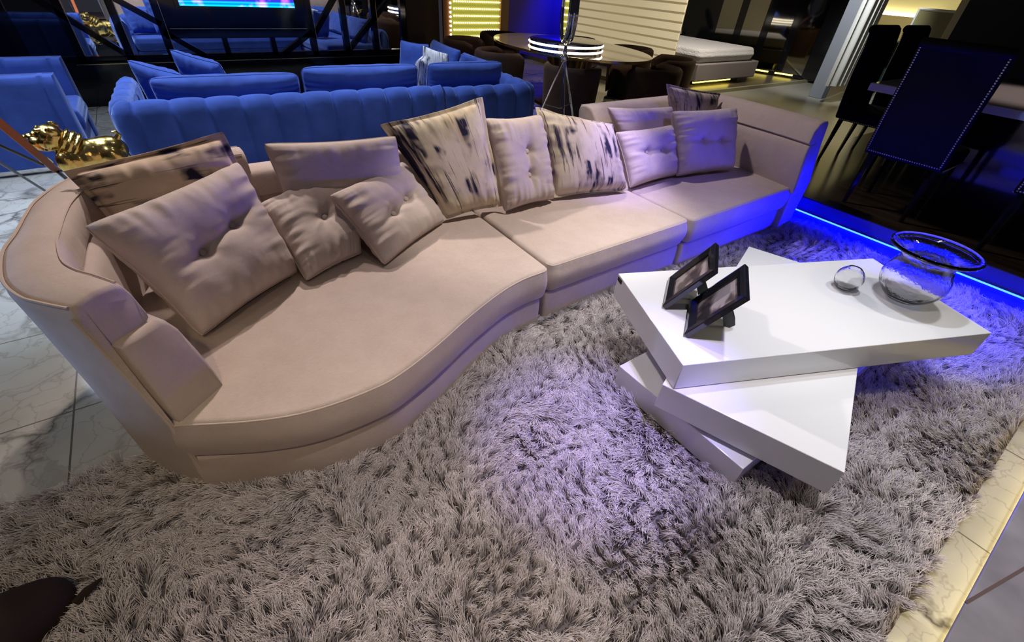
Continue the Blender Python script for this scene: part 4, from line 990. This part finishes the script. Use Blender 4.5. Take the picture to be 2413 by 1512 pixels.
cu = MB(); N_ = 60; R0 = []; R1 = []
for k in range(N_+1):
    t = k/N_; x_ = 8.06+.78*t; y_ = 2.38+.05*math.sin(t*28)+.02*math.sin(t*61); R0.append((x_, y_, .30)); R1.append((x_, y_, 3.1))
back = [(x_, y_+.012, z_) for x_, y_, z_ in R0[::-1]]; backt = [(x_, y_+.012, z_) for x_, y_, z_ in R1[::-1]]
cu.rings([R0+back, R1+backt]); lone(cu, 'hanging_curtain', mat('sheer_white', (.72,.72,.66), .8), 'white curtain hanging beside the grey column', 'curtain', angle=70)
# far bright alcove with green sofa and a screen
al_ = MB(); al_.box(11.6, 11.7, 1.0, 4.2, 1.33, 3.2); struct(al_, 'wall_alcove', mat('lit_cream_wall', (.85,.75,.35), .8, emit=(.95,.78,.28), estr=.45))  # light on the alcove wall is put in as emission
ll = thing('alcove_light', 'bright horizontal light line under the cream alcove wall', 'light', (11.55, 3, 1.0))
q = MB(); q.box(11.52, 11.60, 2.4, 4.0, 1.28, 1.33); q.build('tube', LEDWH, ll, smooth=False)
gs2 = thing('green_sofa', 'dark green sofa in the lit alcove far behind the dining chairs', 'sofa', (10.8, 3.0, .035))
q = MB(); q.box(10.95, 11.4, 1.3, 3.0, .036, .88); q.build('back', mat('green_velvet', (.02,.07,.06), .8, sheen=.4), gs2, bevel=.05)
q = MB(); q.box(10.4, 10.95, 1.3, 3.0, .036, .45); q.build('seat', mat('green_velvet'), gs2, bevel=.05)
fr2 = thing('framed_screen', 'white-framed glass screen standing behind the dining chairs', 'screen', (8.5, 1.9, .036))
q = MB(); 
for (y0, z0, y1, z1) in ((1.28,.04,1.28,1.45),(1.28,1.45,1.78,1.45),(1.78,1.45,1.78,.04)):
    a_ = Vector((8.5,y0,z0)); b_ = Vector((8.5,y1,z1)); q.tube([a_, b_], .02, 6)
q.build('frame', mat('white_frame', (.85,.85,.75), .4), fr2)
q = MB(); q.box(8.495, 8.505, 1.29, 1.77, .05, 1.44); q.build('pane', mat('olive_glass', (.30,.28,.13), .2), fr2, smooth=False)
cc = thing('cream_pillar', 'pale cream pillar behind the nearest high-back dining chair', 'column', (6.4, .62, .036))
q = MB(); q.box(7.4, 7.6, .78, 1.02, .036, 3.2); q.build('shaft', CREAM, cc)
# ------------------------------------------------------------------ high-back dining chairs on the platform
ch = thing('dining_chair', '', 'dining chair', (0,0,0), 'black high-back dining chairs on the dark platform')
# local: x forward (towards the table), y sideways; origin under the seat centre on the floor
Wc = .25
def bx(z_): return -.235-.03*math.sin((z_-.45)/.75*PI*.9)-.06*max(0, (z_-.9)/.3)**2
R = []
zs_ = [.40+.735*k/20 for k in range(21)]
for k, z_ in enumerate(zs_):
    x_ = bx(z_); t_ = .035; w_ = Wc-.004*(k == 20)
    if z_ > 1.15: t_ = .03
    R.append([(x_-t_, -w_, z_), (x_-t_*.4, -w_-.008, z_), (x_+t_, -w_, z_), (x_+t_, w_, z_), (x_-t_*.4, w_+.008, z_), (x_-t_, w_, z_)])
q = MB(); q.rings(R); q.build('backrest', BLACKV, ch, bevel=.01)
q = MB(); q.tube([(bx(1.12)-.012, -Wc, 1.12), (bx(1.12)-.012, Wc, 1.12)], .034, 12); q.build('top_roll', BLACKV, ch)
nh = [[(bx(.42+.69*k/47)-.037, s_*(Wc-.012), .42+.69*k/47) for k in range(48)] for s_ in (-1, 1)]+[[(bx(.42)-.037, -Wc+.012+(2*Wc-.024)*k/31, .42) for k in range(32)]]
nh += [[(.245, -Wc+.012+(2*Wc-.024)*k/31, .40) for k in range(32)]]+[[(-.22+.46*k/29, s_*(Wc+.006), .40) for k in range(30)] for s_ in (-1, 1)]
for row in nh:
    q = MB()
    for p in row: q.sphere(p, .0062, 6, 4)
    q.build('nailhead_row', SILVER, ch)
q = MB(); q.box(-.24, .24, -Wc, Wc, .385, .50); q.build('seat', BLACKV, ch, bevel=.025)
for sx, sy in ((-1,-1),(-1,1),(1,-1),(1,1)):
    q = MB(); x0 = sx*.215; q.tube([(x0, sy*.21, .40), (x0+(-.03 if sx < 0 else 0), sy*.21, .0)], [.024,.015], 4); q.build('leg', BLACKG, ch, smooth=False)
sp_ = [(3.245,-.395,0,'black velvet high-back dining chair nearest the sofa, its nailhead-trimmed back to the viewer'),(4.22,.27,-PI/2,'black high-back chair at the table end seen from its side, leftmost of the dining chairs'),
       (4.98,.27,-PI/2,'black high-back chair at the table end, second from the left behind the near chair back'),(3.245,-1.30,0,'black high-back chair cut off by the right edge of the photo'),(5.95,-.8,PI,'black high-back chair on the far side of the dining table')]
for i, (x_, y_, rz, lb) in enumerate(sp_):
    c_ = ch if i == 0 else copy_tree(ch)
    place(c_, (x_, y_, .2005), rz, lb)
tb = thing('dining_table', 'white-topped rectangular dining table behind the near high-back chair', 'dining table', (4.0, -1.0, .2005))
q = MB(); q.box(3.50, 5.25, -2.6, .22, .93, .985); q.build('top_edge', mat('table_white', (.62,.60,.66), .25), tb, bevel=.004)
q = MB(); q.box(3.51, 5.24, -2.59, .21, .985, .989); q.build('glass_top', mat('table_tan', (.42,.33,.27), .08), tb, smooth=False)
q = MB(); q.box(3.80, 4.3, -1.5, -.4, .2005, .93); q.build('pedestal', BLACKG, tb, bevel=.01)
# chrome bowl and gold leaf object behind the sofa arm
tbk = thing('round_side_table', 'round chrome-rimmed side table just behind the right sofa corner', 'side table', (3.05, 1.62, .0))
q = MB(); q.lathe([(.0008,0),(.21,0),(.21,.012),(.0008,.012)], (3.32,1.78,.60), 40, True, True); q.build('top', BLACKG, tbk)
q = MB(); q.tube([(3.32+.21*math.cos(2*PI*k/40), 1.78+.21*math.sin(2*PI*k/40), .607) for k in range(40)], .012, 8, True); q.build('rim', CHROME, tbk)
q = MB(); q.lathe([(.15,.036),(.15,.046),(.016,.052),(.016,.60)], (3.32,1.78,0), 24, True, True); q.build('stem', CHROME, tbk)
gl = thing('gold_leaf_ornament', 'dark and gold ornament behind the front end of the right sofa arm', 'ornament', (3.0, .55, .2005))
q = MB(); q.box(2.96,3.26,.40,.70,.2005,.44); q.build('stand', CHROMED, gl, bevel=.01)
q = MB()
for k in range(9):
    a_ = k*2.4; p0 = Vector((3.11,.55,.44)); p1 = p0+Vector((.10*math.cos(a_), .10*math.sin(a_), .10+.02*(k % 3))); q.tube([p0, (p0+p1)/2+Vector((0,0,.03)), p1], [.012,.026,.004], 6)
q.build('leaves', GOLD, gl)
# unidentified dark brown shape, modelled as a rounded lump, at the near left corner of the rug
bt = thing('dark_lump', 'dark brown rounded lump lying on the rug at the near left corner', 'lump', (-2.25, -.45, 0))
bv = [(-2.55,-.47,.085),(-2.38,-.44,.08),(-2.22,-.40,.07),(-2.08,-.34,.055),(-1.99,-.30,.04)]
skin_mesh('lump_body', bv, [(0,1),(1,2),(2,3),(3,4)], [.17,.17,.14,.095,.055], BROWNS, bt)
q = MB(); q.tube([(-1.99,-.37,.05),(-1.96,-.35,.055),(-1.93,-.33,.05)], [.012,.012,.004], 6); q.build('lump_tip', BROWNS, bt)
